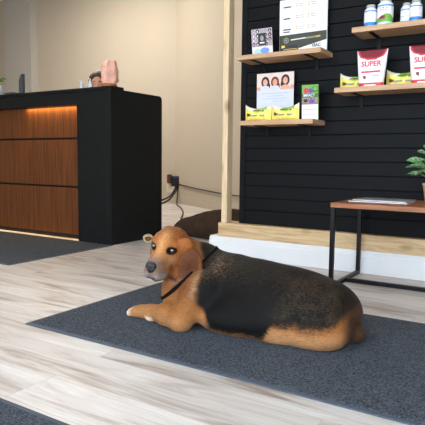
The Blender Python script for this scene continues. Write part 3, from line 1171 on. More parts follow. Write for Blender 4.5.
# ------------------------------------------------------------------ brown dog bed
f = Field((-3.2, 3.2, -0.02), (-1.55, 4.5, 0.30), 0.012)
f.ell((-2.28, 3.90, 0.06), (0.40, 0.36, 0.12), 0.05)
f.ell((-2.28, 3.86, 0.12), (0.26, 0.26, 0.095), 0.08)
f.ell((-2.60, 3.88, 0.04), (0.20, 0.26, 0.10), 0.08)
f.ell((-2.05, 3.92, 0.10), (0.28, 0.28, 0.10), 0.08)
f.cut_below(0.001)
V, F = f.mesh(4)
for i in range(len(V)):
    if V[i, 2] > 0.01:
        p = Vector(V[i]) * 7
        V[i, 2] += 0.012 * mnoise.noise(p) + 0.006 * mnoise.noise(p * 3)
V[:, 2] = np.maximum(V[:, 2], 0.001)
o = link_mesh('dog_bed', np_mesh('dog_bed', V, F), 'bed')
tag(o, 'dark brown plush dog bed heaped against the wall behind the dog', 'dog bed')

# ------------------------------------------------------------------ filled bone by the desk
bc = Vector((-2.605, 3.20, 0.0))
t = thing('chew_bone', 'white hollow bone with brown filling on the floor by the desk', 'bone', bc, (0, 0, math.radians(42)))
b = MB()
seg = 22
R0, R1 = 0.033, 0.020
rings = []
for (r, y) in ((R1, -0.03), (R1 + 0.003, -0.034), (R0 - 0.004, -0.034), (R0, -0.028), (R0 * 0.94, 0), (R0, 0.028), (R0 - 0.004, 0.034), (R1 + 0.003, 0.034), (R1, 0.03)):
    rings.append([b.bm.verts.new((r * math.cos(2 * PI * k / seg) * (1.22 + 0.06 * math.sin(3 * 2 * PI * k / seg)), y, 0.0332 + r * math.sin(2 * PI * k / seg) * (1.0 + 0.05 * math.sin(2 * 2 * PI * k / seg + 1)))) for k in range(seg)])
for i in range(len(rings) - 1):
    for k in range(seg):
        f_ = b.bm.faces.new((rings[i][k], rings[i][(k + 1) % seg], rings[i + 1][(k + 1) % seg], rings[i + 1][k]))
        f_.smooth = True
for k in range(seg):
    b.bm.faces.new((rings[-1][k], rings[-1][(k + 1) % seg], rings[0][(k + 1) % seg], rings[0][k]))
b.build('bone_ring', 'bone', t, world=False)
MB().ball((0, 0, 0.0332), (R1 * 1.24, 0.030, R1 * 1.02)).build('filling', 'marrow', t, world=False)

# ------------------------------------------------------------------ shelves


def bracket_mb(x):
    b = MB()
    b.box((x - 0.010, -0.175, -0.032), (x + 0.010, -0.001, -0.0275))
    b.box((x - 0.010, -0.006, -0.095), (x + 0.010, -0.001, -0.0275))
    return b


def shelf(x0, x1, ztop, label):
    t = thing('wall_shelf', label, 'shelf', ((x0 + x1) / 2, 3.10, ztop), group='pine shelves on the black wall')
    w = (x1 - x0) / 2
    MB().box((-w, -0.195, -0.0275), (w, 0, 0), bevel=0.0015).build('board', 'shelf_wood', t, world=False)
    for s in (-1, 1):
        bracket_mb(s * (w - 0.095)).build('bracket', 'bracket', t, world=False)
    return t


Z1, Z2, Z3, Z4 = 1.272, 0.880, 1.356, 1.044
shelf(-1.676, -1.137, Z1, 'pine shelf holding the tall white poster, upper of the two beside the bare stud')
shelf(-1.646, -1.172, Z2, 'pine shelf with a photo poster, two yellow bags and a green brochure')
shelf(-0.965, -0.40, Z3, 'pine shelf holding the white bottles, highest on the black wall')
shelf(-1.052, -0.40, Z4, 'pine shelf holding the red and white pouches')

# ------------------------------------------------------------------ printed things on the shelves


def card(name, label, cat, loc, w, h, thick, rotz, lean, paint, mats, back='paper'):
    """a stiff upright print: board plus its printed face; local x right, z up, face at -y"""
    t = thing(name, label, cat, loc, (-lean, 0, rotz))
    MB().box((-w / 2, 0, 0), (w / 2, thick, h), bevel=min(0.0008, thick / 3)).build('board', back, t, world=False)
    b = MB()
    paint(b)
    b.build('printed_face', mats, t, world=False)
    return t


# tall white poster in a clear stand
PW, PH = 0.298, 0.327


def paint(b):
    w, h = PW / 2, PH
    y = -0.0004
    b.rect(-w, 0, w, h, y, 0)
    b.poly([(-w, y * 2, 0.0), (w, y * 2, 0.0), (w, y * 2, 0.126), (-w, y * 2, 0.122)], 1)
    b.poly([(-0.04, y * 3, 0.0), (w, y * 3, 0.0), (w, y * 3, 0.074), (0.0, y * 3, 0.044), (-0.04, y * 3, 0.036)], 0)
    b.disc(-0.105, 0.090, 0.017, 0.017, y * 4, 4)
    b.disc(-0.105, 0.090, 0.011, 0.011, y * 5, 1)
    b.disc(-0.105, 0.090, 0.006, 0.006, y * 6, 4)
    b.rect(-0.075, 0.088, 0.03, 0.094, y * 4, 0, 0.004)
    b.rect(0.02, 0.089, 0.085, 0.098, y * 5, 4, 0.002)
    b.rect(0.085, 0.091, 0.112, 0.100, y * 5, 3, 0.001)
    for i, zz in enumerate((0.150, 0.213, 0.280)):
        b.rect(-0.125, zz, -0.075 - 0.004 * (i % 2), zz + 0.007, y * 4, 2)
        if i == 0:
            b.rect(-0.125, zz - 0.014, -0.082, zz - 0.008, y * 4, 2)
        for xx in (-0.045, 0.03):
            for q in range(2):
                b.rect(xx, zz + 0.012 - q * 0.012, xx + 0.014, zz + 0.018 - q * 0.012, y * 4, 3)
                b.rect(xx + 0.02, zz + 0.013 - q * 0.012, xx + 0.055, zz + 0.016 - q * 0.012, y * 4, 5)
        b.rect(-0.13, zz + 0.033, 0.125, zz + 0.034, y * 4, 5)


t = card('sign_poster', 'tall white printed poster with olive foot band on the upper shelf', 'poster', (-1.312, 3.058, Z1), PW, PH, 0.003, 0, math.radians(-1.5), paint, ['paper', 'olive', 'ink', 'gold_ink', 'olive_light', 'grey_ink'])
text('VIAC', 0.026, 0.088, -0.003, 0.046, 'ink', t, offset=0.0006)
b = MB()
b.box((-PW / 2 - 0.003, 0.003, 0), (PW / 2 + 0.003, 0.0055, PH))
b.box((-PW / 2 - 0.003, -0.03, 0.0), (PW / 2 + 0.003, 0.03, 0.003))
b.build('holder', 'acrylic', t, world=False)


def paint(b):
    y = -0.0004
    b.rect(-0.052, 0, 0.052, 0.045, y, 0)
    b.poly([(-0.052, 2 * y, 0.045), (-0.052, 2 * y, 0.03), (-0.03, 2 * y, 0.034), (-0.03, 2 * y, 0.045)], 1)
    b.rect(-0.04, 0.022, 0.045, 0.0245, 2 * y, 1)
    b.rect(-0.04, 0.012, 0.03, 0.014, 2 * y, 2)


card('leaflet', 'small dark leaflet with a yellow corner leaning at the foot of the white poster', 'leaflet', (-1.358, 2.985, Z1), 0.104, 0.045, 0.002, 0.05, math.radians(-12), paint, ['navy', 'yellow_ink', 'grey_ink'])


def paint(b):
    y = -0.0004
    b.rect(-0.069, 0, 0.069, 0.162, y, 0)
    b.rect(-0.069, 0.058, 0.069, 0.162, 2 * y, 1)
    rg = random.Random(3)
    for i in range(5):
        for j in range(4):
            if (i, j) in ((2, 0), (2, 1), (2, 2)):
                continue
            cx, cz = -0.055 + i * 0.0275, 0.073 + j * 0.025
            b.disc(cx, cz, 0.010 + rg.random() * 0.003, 0.010 + rg.random() * 0.003, 3 * y, rg.choice((2, 2, 5)), 10)
            b.disc(cx, cz - 0.002, 0.005, 0.006, 4 * y, rg.choice((0, 1, 1)), 10)
    b.rect(-0.024, 0.064, 0.028, 0.136, 5 * y, 2)
    b.disc(0.002, 0.106, 0.012, 0.016, 6 * y, 5)
    b.rect(-0.014, 0.076, 0.018, 0.084, 6 * y, 0)
    b.disc(-0.03, 0.030, 0.028, 0.016, 3 * y, 3)
    b.disc(0.018, 0.034, 0.030, 0.018, 4 * y, 4)
    b.rect(-0.05, 0.008, 0.05, 0.011, 3 * y, 6)


card('photo_card', 'small card with a black and white photo collage on the upper shelf', 'card', (-1.546, 3.0, Z1), 0.138, 0.162, 0.003, 0.0, math.radians(-9), paint, ['paper', 'rose', 'ink', 'aqua', 'blue_ink', 'grey_ink', 'grey_ink'])


def paint(b):
    y = -0.0004
    w, h = 0.125, 0.298
    b.rect(-w, 0, w, h, y, 0)
    b.rect(-w, 0.195, w, h, 2 * y, 1)
    for cx, cz, hm, s in ((-0.066, 0.238, 4, 1.0), (0.0, 0.236, 3, 0.98), (0.070, 0.244, 4, 1.0)):
        b.disc(cx, cz + 0.006, 0.028 * s, 0.034 * s, 3 * y, hm)
        b.disc(cx + (0.016 if cx < 0.05 else -0.014), cz - 0.018, 0.018 * s, 0.026 * s, 3.5 * y, hm)
        b.disc(cx, cz + 0.004, 0.016 * s, 0.021 * s, 5 * y, 2)
        b.disc(cx, cz - 0.006, 0.007, 0.0025, 6 * y, 0, 10)
        b.poly([(cx - 0.036, 4 * y, 0.195), (cx + 0.036, 4 * y, 0.195), (cx + 0.024, 4 * y, 0.218), (cx, 4 * y, 0.224), (cx - 0.024, 4 * y, 0.218)], 0 if cx < 0.05 else 2)
    b.rect(-w, 0.195, -w + 0.026, 0.215, 4.5 * y, 2)
    b.rect(w - 0.022, 0.195, w, 0.22, 4.5 * y, 2)
    b.rect(-w, 0.19, w, 0.195, 6 * y, 0)
    for q, (a, c) in enumerate(((-0.09, 0.09), (-0.05, 0.06), (-0.08, 0.08), (-0.02, 0.055))):
        b.rect(a, 0.172 - 0.016 * q, c, 0.176 - 0.016 * q, 3 * y, 5)


card('photo_poster', 'pale poster with a photo of three smiling women, behind two yellow bags', 'poster', (-1.486, 3.06, Z2), 0.25, 0.298, 0.003, 0, math.radians(-1), paint, ['lilac', 'sunset', 'skin', 'hair_red', 'hair_dark', 'lilac_text'])


def paint(b):
    y = -0.0004
    w = 0.049
    b.rect(-w, 0, w, 0.2, y, 0)
    b.rect(-w, 0.088, w, 0.2, 2 * y, 3)
    b.rect(-w, 0.088, w, 0.126, 3 * y, 4)
    b.disc(0.012, 0.106, 0.014, 0.012, 4 * y, 5, 12)
    b.disc(-0.026, 0.11, 0.012, 0.010, 4 * y, 6, 12)
    b.rect(-w, 0.128, w, 0.15, 3 * y, 2)
    b.disc(-0.022, 0.168, 0.017, 0.016, 4 * y, 1, 14)
    b.disc(0.004, 0.166, 0.012, 0.014, 5 * y, 5, 14)
    b.rect(0.015, 0.158, w, 0.19, 3 * y, 2)
    b.disc(0.032, 0.176, 0.014, 0.012, 4 * y, 3, 12)
    b.rect(-w + 0.006, 0.058, w - 0.01, 0.0605, 3 * y, 7)
    b.rect(-w + 0.006, 0.05, w - 0.02, 0.0515, 3 * y, 7)
    b.rect(-w + 0.006, 0.03, w - 0.012, 0.0315, 3 * y, 7)


t = card('brochure', 'narrow green and white brochure standing at the end of the shelf', 'brochure', (-1.222, 2.985, Z2), 0.10, 0.2, 0.012, math.radians(4), math.radians(-4), paint, ['paper', 'red', 'deep_green', 'green', 'photo_mix', 'purple', 'hair_dark', 'grey_ink'], back='green')
text('IMPACT', 0.021, -0.005, -0.0032, 0.139, 'paper', t, stretch=0.95, offset=0.0004)


# yellow chew bags
def chew_bag(loc, rotz, label, group='yellow chew bags on the shelves'):
    t = thing('treat_bag', label, 'bag', loc, (0, 0, rotz), group=group)
    b = MB()
    NU, NA = 36, 28
    Wd, H, T = 0.086, 0.042, 0.024
    vs = []
    for i in range(NU + 1):
        u_ = -1 + 2 * i / NU
        e = 1 - abs(u_) ** 5
        hh = H * (0.94 + 0.10 * abs(u_) ** 3)
        th = T * e + 0.0012
        ring = []
        for k in range(NA):
            a = 2 * PI * k / NA
            ca, sa = math.cos(a), math.sin(a)
            yy = th * math.copysign(abs(ca) ** 0.8, ca)
            zz = hh * math.copysign(abs(sa) ** 0.7, sa)
            wob = 0.0022 * math.sin(9 * u_ + 3 * a) * e
            if zz > 0:
                zz += 0.010 * abs(u_) ** 4 - 0.004 * math.cos(3 * u_)
            ring.append(b.bm.verts.new((u_ * Wd, yy + wob, hh + zz * 0.98 if zz > 0 else max(0.0003, H * 0.97 + zz))))
        vs.append(ring)
    for i in range(NU):
        for k in range(NA):
            f_ = b.bm.faces.new((vs[i][k], vs[i + 1][k], vs[i + 1][(k + 1) % NA], vs[i][(k + 1) % NA]))
            f_.smooth = True
            c = f_.calc_center_median()
            u_ = c.x / Wd
            mi = 0
            if c.z > 0.062 and abs(u_) < 0.75:
                mi = 2 if u_ > -0.15 else 1
            elif c.z > 0.05 and -0.3 < u_ < 0.55:
                mi = 3 if c.z > 0.056 else 2
            elif 0.026 < c.z < 0.044 and -0.78 < u_ < -0.45 and c.y < 0:
                mi = 3
            elif c.z > 0.072:
                mi = 1
            f_.material_index = mi
    b.bm.faces.new(list(reversed(vs[0])))
    b.bm.faces.new(vs[-1])
    b.build('bag', ['bag_yellow', 'bag_white', 'bag_green', 'bag_brown'], t, world=False)
    l = MB()
    rg = random.Random(5)
    x = -0.045
    while x < 0.05:
        w = rg.uniform(0.006, 0.011)
        l.box((x, -0.0262, 0.026), (x + w, -0.0235, 0.036))
        x += w + 0.003
    l.build('print', 'olive_light', t, world=False)
    return t


tb = chew_bag((-1.545, 2.955, Z2), 0.04, 'yellow treat bag in front of the women poster, nearer the stud')
dup(tb, 'yellow treat bag in front of the women poster, nearer the brochure', (-1.362, 2.95, Z2), (0, 0, 0.02))
dup(tb, 'yellow treat bag at the left end of the pouch shelf', (-0.985, 3.055, Z4), (0, 0, 0.0))
dup(tb, 'yellow treat bag between the two red and white pouches', (-0.722, 3.05, Z4), (0, 0, 0.0))


# stand-up pouches
def pouch(loc, rotz, label):
    t = thing('treat_pouch', label, 'pouch', loc, (0, 0, rotz), group='red and white pouches')
    b = MB()
    NV, NA = 40, 64
    H = 0.195
    vs = []
    for j in range(NV + 1):
        v = j / NV
        w = 0.063 + (0.083 - 0.063) * v ** 0.8
        th = 0.026 * (1 - v ** 1.6) + 0.0015
        ring = []
        for k in range(NA):
            a = 2 * PI * k / NA
            ca, sa = math.cos(a), math.sin(a)
            n_ = 0.45
            ring.append(b.bm.verts.new((w * math.copysign(abs(ca) ** n_, ca), th * math.copysign(abs(sa) ** 0.75, sa) + 0.001 * math.sin(6 * v + 4 * ca), v * H + 0.0004)))
        vs.append(ring)
    for j in range(NV):
        for k in range(NA):
            f_ = b.bm.faces.new((vs[j][k], vs[j][(k + 1) % NA], vs[j + 1][(k + 1) % NA], vs[j + 1][k]))
            f_.smooth = True
            c = f_.calc_center_median()
            mi = 0
            if c.y < 0:
                q = (c.x / 0.078) ** 2 + ((c.z - 0.190) / 0.048) ** 2
                if q < 1:
                    mi = 2 if q > 0.72 or (c.z < 0.178 and abs(c.x) < 0.03 and q > 0.3 and c.z > 0.166) else 1
                elif c.z < 0.018 and (abs(c.x) > 0.03 or c.z > 0.012):
                    mi = 2
                elif 0.072 < c.z < 0.083 and abs(c.x) < 0.052:
                    mi = 2
                elif math.hypot((c.x + 0.028) / 0.013, (c.z - 0.05) / 0.010) < 1:
                    mi = 1
            f_.material_index = mi
    b.bm.faces.new(list(reversed(vs[0])))
    b.bm.faces.new(vs[-1])
    b.build('pouch', ['pouch_white', 'dark_red', 'red'], t, world=False)
    tilt = PI / 2 - 0.13
    text('SUPER', 0.039, 0.0, -0.0165, 0.120, 'red', t, rotx=tilt, offset=0.0012, stretch=0.98)
    l = MB()
    for x0, x1, zz, hh in ((-0.05, 0.05, 0.094, 0.003), (0.008, 0.048, 0.053, 0.008), (0.008, 0.04, 0.042, 0.003), (-0.04, 0.04, 0.028, 0.003)):
        yy = -0.0275 + 0.0265 * (zz / H) ** 1.6
        l.box((x0, yy - 0.0006, zz), (x1, yy + 0.003, zz + hh))
    l.build('print', 'rose', t, world=False)
    return t


p1 = pouch((-0.866, 2.965, Z4), 0.0, 'whole red and white pouch reading SUPER, beside the yellow bag')
dup(p1, 'red and white pouch cut off by the edge of the photo', (-0.592, 2.965, Z4), (0, 0, 0.03))


# white bottles
def bottle(loc, rotz, label, r, h, kind):
    t = thing('supplement_bottle', label, 'bottle', loc, (0, 0, rotz), group='white bottles on the top shelf')
    MB().lathe([(r * 0.92, 0), (r, 0.004), (r, h * 0.72), (r * 0.93, h * 0.79), (r * 0.66, h * 0.86), (r * 0.62, h * 0.89)], seg=32).build('body', 'bottle', t, world=False)
    MB().lathe([(r * 0.70, h * 0.875), (r * 0.72, h * 0.88), (r * 0.72, h * 0.985), (r * 0.66, h)], seg=28).build('cap', 'cap_grey', t, world=False)
    b = MB()
    seg, nz = 48, 26
    z0, z1 = h * 0.06, h * 0.72
    rr = r + 0.0006
    g = [[b.bm.verts.new((rr * math.cos(2 * PI * k / seg), rr * math.sin(2 * PI * k / seg), z0 + (z1 - z0) * j / nz)) for k in range(seg)] for j in range(nz + 1)]
    for j in range(nz):
        for k in range(seg):
            f_ = b.bm.faces.new((g[j][k], g[j][(k + 1) % seg], g[j + 1][(k + 1) % seg], g[j + 1][k]))
            f_.smooth = True
            v = (j + 0.5) / nz
            a = (2 * PI * (k + 0.5) / seg + PI / 2 + PI) % (2 * PI) - PI   # 0 at the front
            mi = 0
            if kind == 'green':
                if v > 0.93:
                    mi = 1
                elif v < 0.40 + 0.12 * math.sin(2.2 * a + 0.5) and v > 0.06:
                    mi = 2
                    if abs(a + 0.15) < 0.35 and 0.22 < v < 0.42:
                        mi = 3
                elif v <= 0.06:
                    mi = 4
            elif kind == 'blue':
                if v > 0.93 or v < 0.22:
                    mi = 1
            else:
                if v < 0.10 or 0.90 < v < 0.95:
                    mi = 1
                elif 0.44 < v < 0.48:
                    mi = 5
            f_.material_index = mi
    b.build('wrap_label', ['paper', 'strong_blue', 'green', 'dark_red', 'aqua', 'grey_ink'], t, world=False)
    l = MB()
    for zz, ww in ((0.60, 0.55), (0.52, 0.42), (0.34, 0.5)):
        if kind == 'green' and zz < 0.5:
            continue
        n = 8
        for q in range(n):
            if q % 3 == 2:
                continue
            a0 = -PI / 2 + ww * (-1 + 2 * q / n)
            a1 = -PI / 2 + ww * (-1 + 2 * (q + 0.8) / n)
            rq = r + 0.0011
            l.poly([(rq * math.cos(a0), rq * math.sin(a0), h * zz), (rq * math.cos(a1), rq * math.sin(a1), h * zz), (rq * math.cos(a1), rq * math.sin(a1), h * (zz + 0.028)), (rq * math.cos(a0), rq * math.sin(a0), h * (zz + 0.028))])
    l.build('print', 'grey_ink' if kind != 'green' else 'ink', t, world=False)
    return t


bottle((-0.884, 2.965, Z3), 0.1, 'white bottle with blue foot band standing nearest the shelf end', 0.033, 0.118, 'blue')
bottle((-0.806, 2.962, Z3), 0.0, 'largest white bottle with a green label on the top shelf', 0.0405, 0.142, 'green')
bottle((-0.703, 2.985, Z3), 0.0, 'smallest white bottle with thin blue rules behind another bottle', 0.029, 0.108, 'plain')
bottle((-0.650, 2.96, Z3), 0.35, 'white bottle with bright blue label patch, nearest the photo edge', 0.031, 0.110, 'blue')

# ------------------------------------------------------------------ side table
T = thing('side_table', 'low walnut side table with black metal frame by the black wall', 'table', (-0.47, 2.8, 0))
TX0, TX1, TY0, TY1 = -0.93, -0.01, 2.567, 3.035
MB().box((TX0, TY0, 0.414), (TX1, TY1, 0.438), bevel=0.003).build('table_top', 'table_wood', T)
q = 0.0105
for x in (TX0 + 0.012, TX1 - 0.012):
    for y in (TY0 + 0.012, TY1 - 0.012):
        MB().box((x - q, y - q, 0), (x + q, y + q, 0.414), bevel=0.0015).build('leg', 'metal_black', T)
    MB().box((x - q, TY0 + 0.022, 0.0), (x + q, TY1 - 0.022, 0.021), bevel=0.0015).build('foot_rail', 'metal_black', T)
MB().box((TX0 + 0.022, 2.785 - q, 0.001), (TX1 - 0.022, 2.785 + q, 0.022), bevel=0.0015).build('stretcher', 'metal_black', T)
MB().box((TX0 + 0.024, 3.012, 0.394), (TX1 - 0.024, 3.032, 0.414), bevel=0.0015).build('back_rail', 'metal_black', T)


def magazine(x0, x1, y0, y1, z, th, rz, label, cover):
    cx, cy = (x0 + x1) / 2, (y0 + y1) / 2
    t = thing('magazine', label, 'magazine', (cx, cy, z), (0, 0, rz), group='magazines on the side table')
    w, d = (x1 - x0) / 2, (y1 - y0) / 2
    MB().box((-w, -d, 0.0008), (w, d, th - 0.0008)).build('pages', 'paper', t, world=False)
    b = MB().box((-w - 0.001, -d - 0.001, th - 0.0008), (w + 0.001, d + 0.001, th))
    b.box((-w - 0.001, -d - 0.001, 0.0), (w + 0.001, d + 0.001, 0.0008))
    b.build('cover', cover, t, world=False)


magazine(-0.885, -0.595, 2.70, 2.90, 0.438, 0.006, 0.03, 'white-edged magazine lying at the bottom of the pile on the side table', 'navy')
magazine(-0.865, -0.60, 2.72, 2.92, 0.444, 0.005, -0.04, 'grey-covered magazine lying on top of the pile on the side table', 'mag_cover')

# potted plant on the table
pc = Vector((-0.498, 2.86, 0.438))
t = thing('potted_plant', 'small plant with pale-veined green leaves in a beige pot', 'plant', pc)
MB().lathe([(0.040, 0), (0.043, 0.004), (0.056, 0.088), (0.059, 0.09), (0.059, 0.1), (0.053, 0.1), (0.050, 0.088)], seg=32).build('pot', 'terracotta', t, world=False)
MB().lathe([(0.0495, 0.084), (0.047, 0.089), (0.02, 0.091)], seg=24).build('soil', 'soil', t, world=False)
rg = random.Random(8)


def broad_leaf(parent, base, tip_dir, length, width, droop, roll):
    b = MB()
    n, m_ = 9, 4
    d = Vector(tip_dir).normalized()
    side = d.cross(Vector((0, 0, 1))).normalized()
    up = side.cross(d).normalized()
    side, up = side * math.cos(roll) + up * math.sin(roll), up * math.cos(roll) - side * math.sin(roll)
    g = []
    for i in range(n + 1):
        s = i / n
        p = Vector(base) + d * (length * s) + Vector((0, 0, -droop * s * s))
        w = width * (math.sin(PI * s ** 0.8) ** 0.75) * (1 - 0.15 * s) + 0.0004
        row = []
        for j in range(-m_, m_ + 1):
            q_ = j / m_
            row.append(b.bm.verts.new(p + side * (w * q_) + up * (abs(q_) * w * 0.35 + 0.0015 * math.sin(12 * s) * abs(q_))))
        g.append(row)
    for i in range(n):
        for j in range(2 * m_):
            f_ = b.bm.faces.new((g[i][j], g[i + 1][j], g[i + 1][j + 1], g[i][j + 1]))
            f_.smooth = True
    o = b.build('leaf', 'leaf', parent, world=False)
    o.modifiers.new('thick', 'SOLIDIFY').thickness = 0.0009


spec = [((-0.80, -0.45, 1.00), 0.200, 0.075), ((-0.85, -0.10, 1.35), 0.225, 0.075), ((-0.60, -0.70, 1.15), 0.205, 0.078), ((-0.35, -0.85, 1.5), 0.225, 0.075),
        ((-0.55, 0.25, 1.75), 0.25, 0.075), ((-0.25, -0.30, 2.0), 0.26, 0.070), ((0.35, -0.55, 1.5), 0.235, 0.070), ((0.7, -0.3, 1.1), 0.21, 0.070), ((0.5, 0.5, 1.4), 0.22, 0.07),
        ((0.1, 0.8, 1.3), 0.22, 0.068), ((-0.45, 0.75, 1.2), 0.215, 0.068), ((-0.85, 0.25, 0.90), 0.195, 0.068), ((0.15, -0.95, 0.9), 0.19, 0.068), ((0.9, 0.1, 0.8), 0.19, 0.068), ((0.0, 0.1, 2.2), 0.24, 0.068),
        ((-0.95, -0.45, 0.70), 0.165, 0.065), ((-0.70, -0.75, 0.65), 0.165, 0.065), ((-0.45, -0.85, 0.85), 0.17, 0.070), ((-0.25, -0.95, 1.15), 0.20, 0.074), ((-0.80, -0.60, 1.6), 0.225, 0.072),
        ((0.0, -0.9, 1.5), 0.215, 0.072), ((-0.55, -0.35, 1.25), 0.17, 0.070)]
stems = MB()
for (d, reach, ln) in spec:
    d = Vector(d).normalized()
    base = Vector((d.x * 0.012, d.y * 0.012, 0.09))
    tipb = base + d * (reach - ln) * 0.80 + Vector((0, 0, 0.012))
    stems.tube([base, base.lerp(tipb, 0.5) + Vector((0, 0, 0.012)), tipb], 0.0016, 6)
    o_dir = Vector((d.x, d.y, d.z * 0.25 - 0.05))
    broad_leaf(t, tipb, o_dir, ln * 0.98, ln * 0.34, 0.012, rg.uniform(-0.7, 0.7))
stems.build('stem', 'stem', t, world=False)

#PERSON
# ------------------------------------------------------------------ the person behind the desk
HPc = np.array([-3.505, 3.60, 1.288])
pf = np.array([0.62, -0.78, -0.04])
pf /= np.linalg.norm(pf)
ps = np.cross(pf, [0, 0, 1.0])
ps /= np.linalg.norm(ps)
pu = np.cross(ps, pf)
PR = np.array([ps, pf, pu])


def pl(s, f_, u):
    return HPc + s * ps + f_ * pf + u * pu


def torso(g, grow, lower=True):
    g.ell((-3.50, 3.735, 0.96), (0.165 + grow, 0.105 + grow, 0.20 + grow), 0.05)
    g.ell((-3.50, 3.74, 0.75), (0.150 + grow, 0.105 + grow, 0.16 + grow), 0.06)
    for s in (-1, 1):
        g.path([(-3.50 + s * 0.17, 3.735, 1.085), (-3.50 + s * 0.215, 3.66, 0.86), (-3.50 + s * 0.16, 3.46, 0.775)], [0.055 + grow, 0.045 + grow, 0.034 + grow], 0.03)


def legs(g, grow):
    g.ell((-3.50, 3.745, 0.640), (0.165 + grow, 0.125 + grow, 0.088 + grow), 0.04)
    for s in (-1, 1):
        g.path([(-3.50 + s * 0.085, 3.70, 0.615), (-3.50 + s * 0.10, 3.36, 0.600), (-3.50 + s * 0.10, 3.40, 0.10)], [0.075 + grow, 0.055 + grow, 0.040 + grow], 0.03)


f = Field((-3.86, 3.10, -0.01), (-3.14, 3.98, 1.46), 0.0075)
torso(f, 0)
legs(f, 0)
f.cap((-3.50, 3.72, 1.10), pl(0, -0.035, -0.06), 0.055, 0.050, 0.03)
f.ell(pl(0, -0.012, 0.02), (0.074, 0.092, 0.098), 0.02, PR)
f.ell(pl(0, 0.020, -0.055), (0.056, 0.068, 0.062), 0.03, PR)
f.ell(pl(0, 0.055, -0.10), (0.026, 0.022, 0.020), 0.02, PR)
f.cap(pl(0, 0.084, 0.008), pl(0, 0.102, -0.030), 0.009, 0.013, 0.012)
f.ell(pl(0, 0.078, -0.062), (0.022, 0.012, 0.007), 0.008, PR)
for s in (-1, 1):
    f.ell(pl(s * 0.031, 0.088, 0.012), (0.015, 0.012, 0.008), 0.010, PR, op='sub')
    f.ell(pl(s * 0.031, 0.077, 0.026), (0.020, 0.010, 0.006), 0.010, PR)
    f.ell(pl(s * 0.076, -0.012, -0.008), (0.009, 0.020, 0.032), 0.006, PR)
    # hand resting on the worktop: palm, four fingers, thumb
    hx = -3.50 + s * 0.150
    f.cap((-3.50 + s * 0.16, 3.46, 0.772), (hx, 3.40, 0.757), 0.028, 0.026, 0.02)
    f.ell((hx, 3.385, 0.751), (0.040, 0.045, 0.016), 0.015)
    for q_, (dx, L_) in enumerate(((-0.031, 0.060), (-0.011, 0.072), (0.010, 0.067), (0.030, 0.050))):
        f.path([(hx + dx, 3.355, 0.751), (hx + dx * 1.1, 3.355 - L_ * 0.55, 0.756), (hx + dx * 1.15, 3.355 - L_, 0.743)], [0.0095, 0.0088, 0.0078], 0.004)
    f.path([(hx - s * 0.034, 3.40, 0.750), (hx - s * 0.062, 3.372, 0.747), (hx - s * 0.068, 3.345, 0.743)], [0.012, 0.0105, 0.009], 0.006)
    f.path([(-3.50 + s * 0.10, 3.40, 0.10), (-3.50 + s * 0.10, 3.40, 0.05), (-3.50 + s * 0.11, 3.27, 0.028)], [0.04, 0.04, 0.026], 0.02)
Vp, Fp = f.mesh(2)
person = link_mesh('person', np_mesh('person', Vp, Fp), 'human_skin')
tag(person, 'dark-haired person sitting behind the desk, only forehead and eyes showing', 'person')
g = Field((-3.86, 3.40, 0.66), (-3.14, 3.98, 1.22), 0.009)
torso(g, 0.010)
g.ell((-3.50, 3.715, 1.20), (0.07, 0.07, 0.06), 0.03, op='sub')
Vq, Fq = g.mesh(2)
link_mesh('shirt', np_mesh('shirt', Vq, Fq), 'shirt', person)
g = Field((-3.80, 3.20, 0.05), (-3.20, 3.98, 0.78), 0.009)
legs(g, 0.008)
Vq, Fq = g.mesh(2)
link_mesh('trousers', np_mesh('trousers', Vq, Fq), 'trousers', person)
for s in (-1, 1):
    g = Field((-3.50 + s * 0.11 - 0.1, 3.14, -0.01), (-3.50 + s * 0.11 + 0.1, 3.52, 0.14), 0.007)
    g.path([(-3.50 + s * 0.10, 3.42, 0.06), (-3.50 + s * 0.105, 3.40, 0.045), (-3.50 + s * 0.112, 3.24, 0.036)], [0.052, 0.05, 0.042], 0.02)
    g.cut_below(0.001)
    Vq, Fq = g.mesh(2)
    link_mesh('shoe', np_mesh('shoe', Vq, Fq), 'metal_black', person)
    e = MB().ball(pl(s * 0.031, 0.0755, 0.012), (0.0125, 0.0075, 0.0052), seg=16, rot=Matrix(PR.tolist()).transposed()).build('eye', 'eye_white', person)
    MB().ball(pl(s * 0.031, 0.0790, 0.012), (0.0055, 0.0048, 0.0050), seg=12, rot=Matrix(PR.tolist()).transposed()).build('iris', 'eye', e)
    g = Field(pl(s * 0.033, 0.085, 0.031) - 0.04, pl(s * 0.033, 0.085, 0.031) + 0.04, 0.002)
    g.cap(pl(s * 0.016, 0.0865, 0.030), pl(s * 0.048, 0.074, 0.031), 0.0038, 0.0026, 0)
    Vq, Fq = g.mesh(1)
    link_mesh('eyebrow', np_mesh('eyebrow', Vq, Fq), 'human_hair', person)
g = Field(HPc - 0.2, HPc + 0.2, 0.005)
g.ell(pl(0, -0.022, 0.030), (0.086, 0.096, 0.102), 0.02, PR)
g.ell(pl(0, -0.075, -0.04), (0.070, 0.045, 0.09), 0.03, PR)
g.ell(pl(0.012, 0.110, -0.035), (0.066, 0.090, 0.098), 0.012, PR, op='sub')
Vq, Fq = g.mesh(2)
for i in range(len(Vq)):
    Vq[i] += 0.002 * mnoise.noise(Vector(Vq[i]) * 60)
link_mesh('hair', np_mesh('hair', Vq, Fq), 'human_hair', person)
t = thing('stool', 'tall round black stool under the seated person behind the desk', 'stool', (-3.50, 3.75, 0))
MB().lathe([(0.15, 0.500), (0.165, 0.508), (0.165, 0.524), (0.15, 0.534)], seg=32).build('seat', 'metal_black', t, world=False)
MB().lathe([(0.03, 0.025), (0.024, 0.04), (0.024, 0.50)], seg=16).build('column', 'metal_black', t, world=False)
MB().lathe([(0.20, 0.0), (0.20, 0.012), (0.06, 0.026)], seg=32).build('base', 'metal_black', t, world=False)
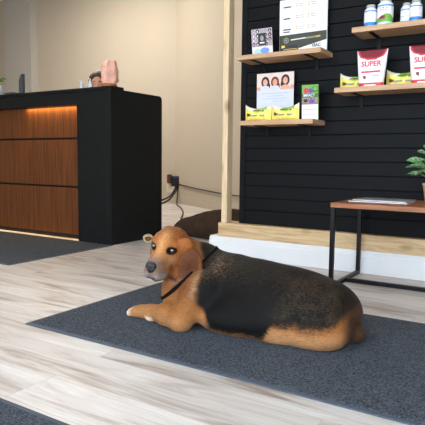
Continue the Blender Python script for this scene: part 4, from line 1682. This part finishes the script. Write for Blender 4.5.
#PERSON_END
# ------------------------------------------------------------------ light, sky, camera
def area(name, loc, rot, sx, sy, power, rgb):
    l = bpy.data.lights.new(name, 'AREA')
    l.shape = 'RECTANGLE'
    l.size, l.size_y = sx, sy
    l.energy = power
    l.color = srgb(*rgb)[:3]
    o = bpy.data.objects.new(name, l)
    COL.objects.link(o)
    o.location = loc
    o.rotation_euler = rot
    return o


area('ceiling_lamp_desk', (-5.2, 4.7, 3.36), (0, 0, 0), 1.6, 1.2, 105, (255, 246, 234))
area('led_under_counter', (-3.42, 3.000, 1.050), (math.radians(-25), 0, 0), 0.66, 0.012, 3.4, (255, 212, 130))
area('led_toe_kick', (-3.75, 3.000, 0.027), (math.radians(-20), 0, 0), 1.3, 0.008, 0.4, (255, 206, 150))
area('ceiling_lamp_room', (-3.7, 2.4, 3.36), (0, 0, 0), 1.2, 1.2, 18, (255, 208, 158))

w = bpy.data.worlds.new('daylight')
SC.world = w
w.use_nodes = True
bg = w.node_tree.nodes['Background']
bg.inputs['Color'].default_value = (0.78, 0.89, 1.0, 1)
bg.inputs['Strength'].default_value = 6.7

cam = bpy.data.cameras.new('camera')
co = bpy.data.objects.new('camera', cam)
COL.objects.link(co)
cam.sensor_width = 36.0
cam.sensor_fit = 'HORIZONTAL'
cam.lens = 36.0 * 538.23 / 425.0
cam.clip_start = 0.02
yaw, pit, rol = (math.radians(a) for a in (-32.28888767, 5.73897829, 0.63040377))
fw = Vector((math.sin(yaw) * math.cos(pit), math.cos(yaw) * math.cos(pit), -math.sin(pit)))
r_ = Vector((math.cos(yaw), -math.sin(yaw), 0))
u_ = r_.cross(fw)
cr, sr = math.cos(rol), math.sin(rol)
r2, u2 = r_ * cr + u_ * sr, u_ * cr - r_ * sr
co.matrix_world = Matrix(((r2.x, u2.x, -fw.x, 0), (r2.y, u2.y, -fw.y, 0), (r2.z, u2.z, -fw.z, 0.65), (0, 0, 0, 1)))
SC.camera = co
SC.view_settings.view_transform = 'Standard'
SC.view_settings.look = 'None'
SC.view_settings.exposure = 0.0
SC.view_settings.gamma = 1.0
SC.view_settings.use_curve_mapping = False
